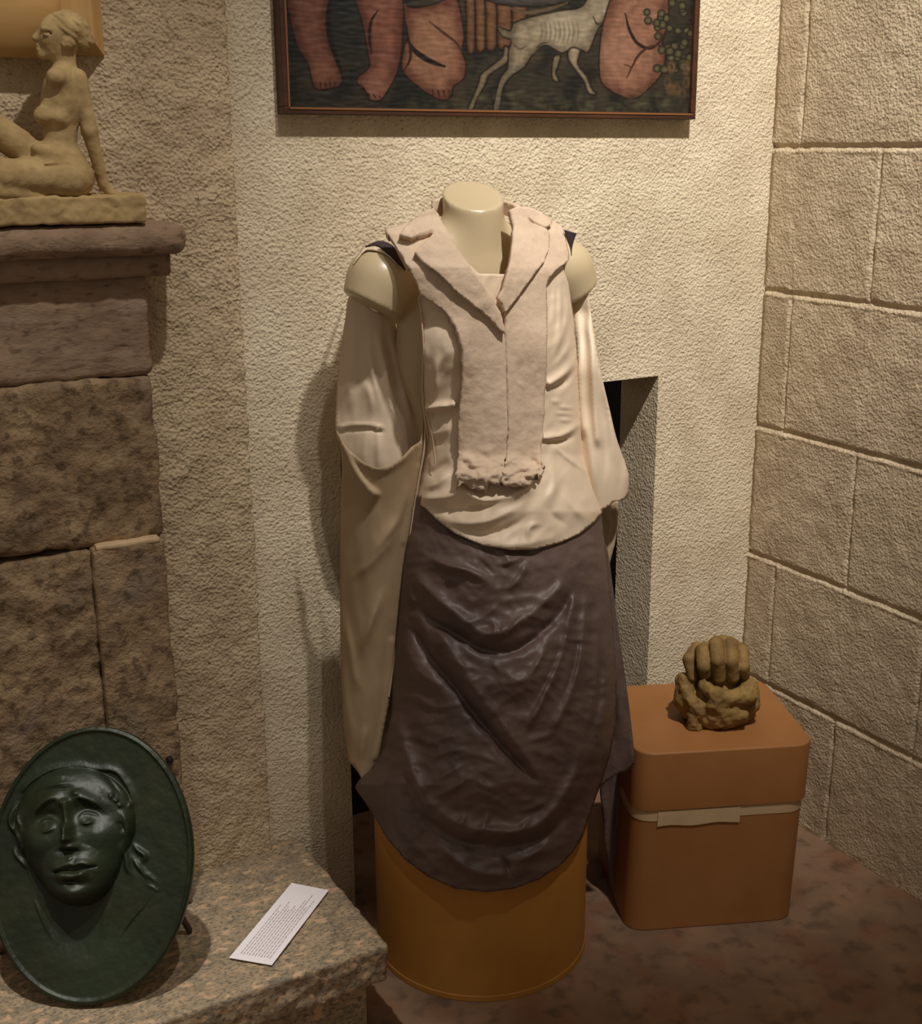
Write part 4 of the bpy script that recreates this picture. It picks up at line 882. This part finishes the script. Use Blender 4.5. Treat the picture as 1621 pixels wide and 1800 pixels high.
# clay waistcoat: thick slabs with torn edges
vest = thing('clay_waistcoat', (1.10, 1.78, 1.0), 'rough pinkish white clay waistcoat with wide lapels over the satin blouse', 'waistcoat')
def vestD(off):
    return lambda x, y: torsoD(x, y) - off
def rag(a, b, y0=760, y1=840): return lambda bd: a + (b - a) * sstep(y0, y1, bd[:, 1])
ZV = lambda l: zpts(l, 720, 560, 5.066)
def clay_disp(seed, seam=None):
    cr = [(ZV([(420, 1300), (480, 1230), (560, 1270), (600, 1320)]), 7, 7, 7), (ZV([(430, 1380), (520, 1420), (640, 1440), (760, 1400)]), 8, 9, 7), (ZV([(470, 1330), (560, 1340), (640, 1380)]), -6, 5, 5), (ZV([(620, 1210), (700, 1170), (790, 1190)]), 5, 9, 9),
          (ZV([(520, 1490), (620, 1530), (730, 1480)]), 9, 6, 8), (ZV([(450, 1450), (560, 1460), (700, 1440)]), -7, 5, 5), (ZV([(820, 1330), (900, 1260), (990, 1180)]), 6, 9, 9), (ZV([(850, 1460), (950, 1480), (1060, 1430)]), 9, 8, 8), (ZV([(1080, 1290), (1150, 1260)]), -9, 8, 8),
          (ZV([(1140, 1100), (1165, 1180), (1165, 1300), (1100, 1400)]), 7, 7, 6), (ZV([(940, 1340), (1000, 1390), (1050, 1350)]), -5, 5, 5), (ZV([(930, 565), (980, 580), (1040, 632)]), 4, 3, 5), (ZV([(1120, 480), (1190, 500)]), -4, 5, 3), (ZV([(1120, 780), (1180, 820), (1190, 900)]), 5, 8, 6), (ZV([(500, 560), (540, 500)]), -4, 6, 6), (ZV([(1070, 385), (1125, 400)]), -3, 3, 4), (ZV([(990, 440), (1005, 450)]), -4, 4, 4)]
    def fn(x, y):
        low = sstep(790, 835, y)
        n1 = wr(x, y, 26, 26, seed, 3); n2 = wr(x, y, 11, 9, seed + 3, 3)
        return (0.0007 + 0.0010 * sstep(600, 800, y)) * n1 + 0.0003 * n2 + low * (0.0025 * wr(x, y, 24, 14, seed + 3, 1) + 0.013 * (0.4 - np.abs(wr(x, y, 26, 12, seed + 8, 2)))) + folds(x, y, cr) * (0.35 + .65 * sstep(760, 820, y)) + 0.020 * sstep(800, 840, y) - .016 * sstep(845, 866, y)
    return fn
left_panel = [(676, 402), (690, 398), (712, 392), (735, 388), (760, 400), (800, 440), (850, 510), (880, 560), (889, 600), (890, 640), (891, 700), (893, 760), (889, 800), (884, 832), (878, 846), (868, 852), (855, 848), (845, 862), (828, 858), (812, 850), (801, 838),
              (803, 815), (806, 790), (806, 740), (810, 700), (813, 660), (814, 620), (808, 590), (796, 565), (780, 545), (760, 532), (738, 518), (733, 500), (722, 478), (708, 452), (690, 424)]
sheet('front_panel', left_panel, vestD(.018), M['vest'], vest, 3.2, 0.018, smooth=False, ragged=rag(1.2, 3.5, 690, 840), disp=clay_disp(1), seed=2)
right_panel = [(930, 372), (960, 384), (985, 394), (992, 402), (996, 425), (1001, 448), (1000, 458), (982, 472), (966, 488), (961, 505), (963, 540), (962, 600), (961, 660), (958, 700), (957, 740), (952, 780), (950, 808), (948, 830), (938, 846), (922, 856), (905, 857), (890, 852), (882, 850),
               (885, 832), (890, 800), (894, 760), (893, 700), (891, 640), (889, 600), (890, 560), (900, 500), (915, 440)]
sheet('front_panel', right_panel, vestD(.019), M['vest'], vest, 3.2, 0.018, smooth=False, ragged=rag(1.0, 4, 690, 840), disp=clay_disp(5), seed=7)
lapel_l = [(762, 366), (770, 376), (784, 400), (802, 430), (822, 462), (846, 496), (870, 530), (884, 560), (888, 587), (880, 582), (862, 560), (840, 542), (818, 524), (800, 510), (782, 492), (762, 474), (744, 460), (729, 444), (738, 432), (752, 420), (764, 408), (762, 404), (742, 410), (722, 418), (702, 412), (712, 398), (724, 386), (742, 374)]
lapel_top = lambda x, y: 0.0012 * wr(x, y, 24, 24, 11, 3) + 0.006 * sstep(470, 380, y)
sheet('lapel', lapel_l, vestD(.029), M['vest'], vest, 3.2, 0.016, smooth=False, ragged=1.2, disp=lapel_top, seed=12)
lapel_r = [(898, 368), (912, 362), (930, 364), (948, 372), (968, 384), (972, 392), (960, 400), (945, 394), (926, 382), (938, 392), (962, 402), (967, 412), (966, 436), (958, 458), (946, 474), (930, 496), (912, 520), (898, 538), (889, 549), (882, 534), (876, 524), (886, 506), (894, 480), (899, 455), (903, 420), (905, 395), (900, 380)]
sheet('lapel', lapel_r, vestD(.030), M['vest'], vest, 3.2, 0.010, smooth=False, ragged=1.0, disp=lapel_top, seed=15)
collar = [(757, 362), (762, 352), (782, 347), (800, 352), (880, 352), (900, 358), (912, 366), (900, 384), (884, 376), (790, 378), (778, 380), (770, 376)]
sheet('back_collar', collar, lambda x, y: 2.262 - 0.055 * np.clip(np.abs(x - 836) / 72, 0, 1) ** 2, M['vest'], vest, 4, 0.010, smooth=False, ragged=.8)

# dark skirt
sk_l = interp([(860, 716), (950, 705), (1060, 694), (1150, 684), (1250, 674), (1310, 652), (1380, 616), (1430, 638), (1570, 640)])
sk_r = interp([(880, 1064), (950, 1070), (1000, 1078), (1060, 1084), (1150, 1092), (1250, 1092), (1320, 1084), (1400, 1060), (1570, 1048)])
sk_k = interp([(880, .74), (1000, .80), (1200, .95), (1400, 1.0), (1600, 1.0)])
sk_d = interp([(860, 2.2), (1200, 2.19), (1600, 2.187)])
def sk_sec(x, y): return section(sk_l, sk_r, 2.19, sk_k, YAW)(x, y)
def skD(x, y): return sk_sec(x, y)[0] + 0.022 * sstep(1000, 900, y) - 0.010 * sstep(1330, 1420, y)
sk_f = [(Z6([(370, 270), (520, 345), (640, 380), (760, 465)]), 9, 5, 10), (Z6([(870, 300), (820, 400), (760, 465)]), 8, 8, 5), (Z6([(500, 345), (560, 350), (630, 378)]), 6, 5, 5), (Z6([(690, 345), (780, 332), (870, 295)]), 5, 4, 5), (Z6([(760, 300), (790, 335)]), 4, 4, 4), (Z6([(640, 300), (700, 370), (740, 380)]), -5, 5, 5),
        (Z6([(360, 360), (470, 480), (590, 575), (680, 630), (760, 620), (860, 560), (960, 470), (1040, 380)]), 10, 12, 14, .1),
        (Z6([(340, 460), (430, 560), (560, 640), (680, 705), (790, 710), (890, 650), (1000, 540), (1060, 430)]), -11, 9, 9, .1),
        (Z6([(690, 565), (720, 600), (712, 655)]), 5, 4, 4), (Z6([(850, 550), (800, 600), (775, 660)]), 5, 5, 5), (Z6([(760, 590), (750, 660)]), 3.5, 5, 5),
        (Z6([(540, 760), (640, 830), (760, 850), (860, 810), (950, 690)]), 9, 22, 24), (Z6([(850, 840), (920, 720), (940, 650)]), 5, 5, 5), (Z6([(700, 730), (760, 830)]), 3, 5, 5),
        (Z6([(350, 560), (450, 740), (550, 860), (640, 980), (760, 1120), (900, 1270)]), -15, 11, 9, .12), (Z6([(460, 600), (560, 740), (640, 870), (730, 980), (840, 1130), (915, 1270)]), 9, 10, 22, .12),
        (Z6([(330, 640), (390, 780), (480, 850), (540, 940)]), 8, 14, 12), (Z6([(355, 420), (380, 500), (440, 600)]), 7, 5, 7),
        (Z6([(1060, 430), (1020, 640), (960, 820), (850, 1050)]), 9, 7, 9, .12), (Z6([(1110, 440), (1090, 650), (1050, 850), (960, 1060)]), 9, 8, 8, .12), (Z6([(1030, 540), (990, 720), (900, 910), (830, 1060)]), -7, 6, 6), (Z6([(1085, 560), (1060, 760), (1000, 950)]), -6, 5, 5), (Z6([(1140, 420), (1150, 700), (1130, 980), (1080, 1200)]), 8, 9, 9), (Z6([(1185, 600), (1190, 900), (1120, 1200)]), 8, 7, 9), (Z6([(1165, 600), (1160, 900), (1100, 1120)]), -7, 5, 5), (Z6([(1000, 640), (1040, 660), (1110, 660)]), 3, 3, 3),
        (Z6([(350, 880), (480, 945), (600, 920)]), 4, 5, 6), (Z6([(410, 1110), (500, 1075), (590, 1045)]), 5, 4, 7), (Z6([(420, 1170), (520, 1130), (620, 1115)]), 4.5, 4, 6), (Z6([(400, 1280), (500, 1230), (620, 1170)]), 5, 4, 7), (Z6([(430, 1330), (530, 1290), (640, 1220)]), 5, 4, 7), (Z6([(600, 1240), (690, 1280), (760, 1330)]), 3, 6, 6), (Z6([(350, 1010), (430, 1010), (520, 1000)]), 3, 5, 5),
        (Z6([(300, 950), (350, 1150), (420, 1320), (530, 1410), (660, 1460), (840, 1462), (960, 1385), (1060, 1220), (1090, 1080)]), 13, 12, 20, .1),
        (Z6([(320, 1180), (420, 1400), (540, 1490), (680, 1530), (850, 1520), (980, 1450), (1070, 1300)]), -12, 10, 12, .12), (Z6([(600, 1390), (570, 1450)]), 4, 4, 4), (Z6([(700, 1380), (660, 1470)]), 5, 5, 4), (Z6([(880, 1400), (820, 1470)]), 4, 4, 4), (Z6([(800, 1390), (900, 1360), (960, 1310)]), 4, 6, 6),
        (Z6([(440, 1480), (560, 1590), (700, 1650), (850, 1630)]), 8, 8, 10), (Z6([(740, 1560), (770, 1610), (782, 1670)]), -7, 4, 4), (Z6([(780, 1610), (900, 1550), (980, 1470)]), 6, 6, 8), (Z6([(260, 1300), (330, 1450), (440, 1590)]), 6, 9, 9), (Z6([(1000, 1440), (1060, 1320), (1100, 1200)]), 7, 6, 7), (Z6([(1060, 1500), (1100, 1350)]), -5, 6, 6)]
def sk_disp(x, y):
    cr = (0.35 - np.abs(wr(x, y, 60, 34, 31, 1))) * .0065 + (0.35 - np.abs(wr(x + .5 * y, y - .3 * x, 34, 22, 41, 1))) * .0035 + (0.3 - np.abs(wr(x - .4 * y, y, 20, 26, 47, 1))) * .0016
    return (folds(x, y, sk_f) * 1.3 + cr) * (.25 + .75 * edge_fade(x, y, sk_l, sk_r, 34))
sk = [(716, 870), (725, 868), (800, 890), (900, 915), (1000, 915), (1056, 890), (1062, 940), (1068, 990), (1074, 1060), (1080, 1130), (1084, 1200), (1082, 1280), (1072, 1330), (1060, 1370), (1048, 1400), (1035, 1440), (1022, 1475), (1006, 1500), (985, 1521), (950, 1545), (905, 1562), (855, 1568), (800, 1562), (752, 1541), (712, 1511), (680, 1474), (656, 1432), (640, 1408), (624, 1385), (630, 1372), (652, 1352), (674, 1318), (686, 1260),
      (692, 1180), (698, 1100), (706, 1020), (714, 950)]
skirt = thing('dark_skirt', (1.10, 1.90, 0.5), 'dark plum satin skirt draped in deep swags from the mannequin over the drum', 'skirt')
sheet('skirt_cloth', sk, skD, M['skirt'], skirt, 3.9, 0.002, smooth=False, ragged=.8, disp=sk_disp, back=lambda x, y: np.minimum(sk_sec(x, y)[1], 2.405))
tail = [(1052, 960), (1066, 960), (1076, 1020), (1085, 1090), (1095, 1160), (1106, 1240), (1116, 1334), (1112, 1345), (1100, 1356), (1085, 1361), (1066, 1374), (1050, 1380), (1048, 1300), (1052, 1150)]
tl_f = [(Z6([(1190, 480), (1225, 800), (1270, 1150)]), 8, 8, 8), (Z6([(1180, 700), (1200, 950), (1230, 1200)]), -7, 7, 7), (Z6([(1300, 1100), (1305, 1190)]), 4, 5, 5)]
sheet('side_fall', tail, lambda x, y: 2.20 - .02 * sstep(1000, 1350, y), M['skirt'], skirt, 5, 0.002, disp=lambda x, y: folds(x, y, tl_f) + .003 * wr(x, y, 16, 60, 5))
tail2 = [(1056, 1360), (1100, 1350), (1106, 1400), (1110, 1450), (1108, 1500), (1104, 1560), (1098, 1600), (1088, 1596), (1076, 1560), (1066, 1500), (1060, 1440)]
sheet('hanging_corner', tail2, lambda x, y: 2.30 + 0 * x, M['skirt'], skirt, 6, 0.002, disp=lambda x, y: .006 * wr(x, y, 12, 80, 5))
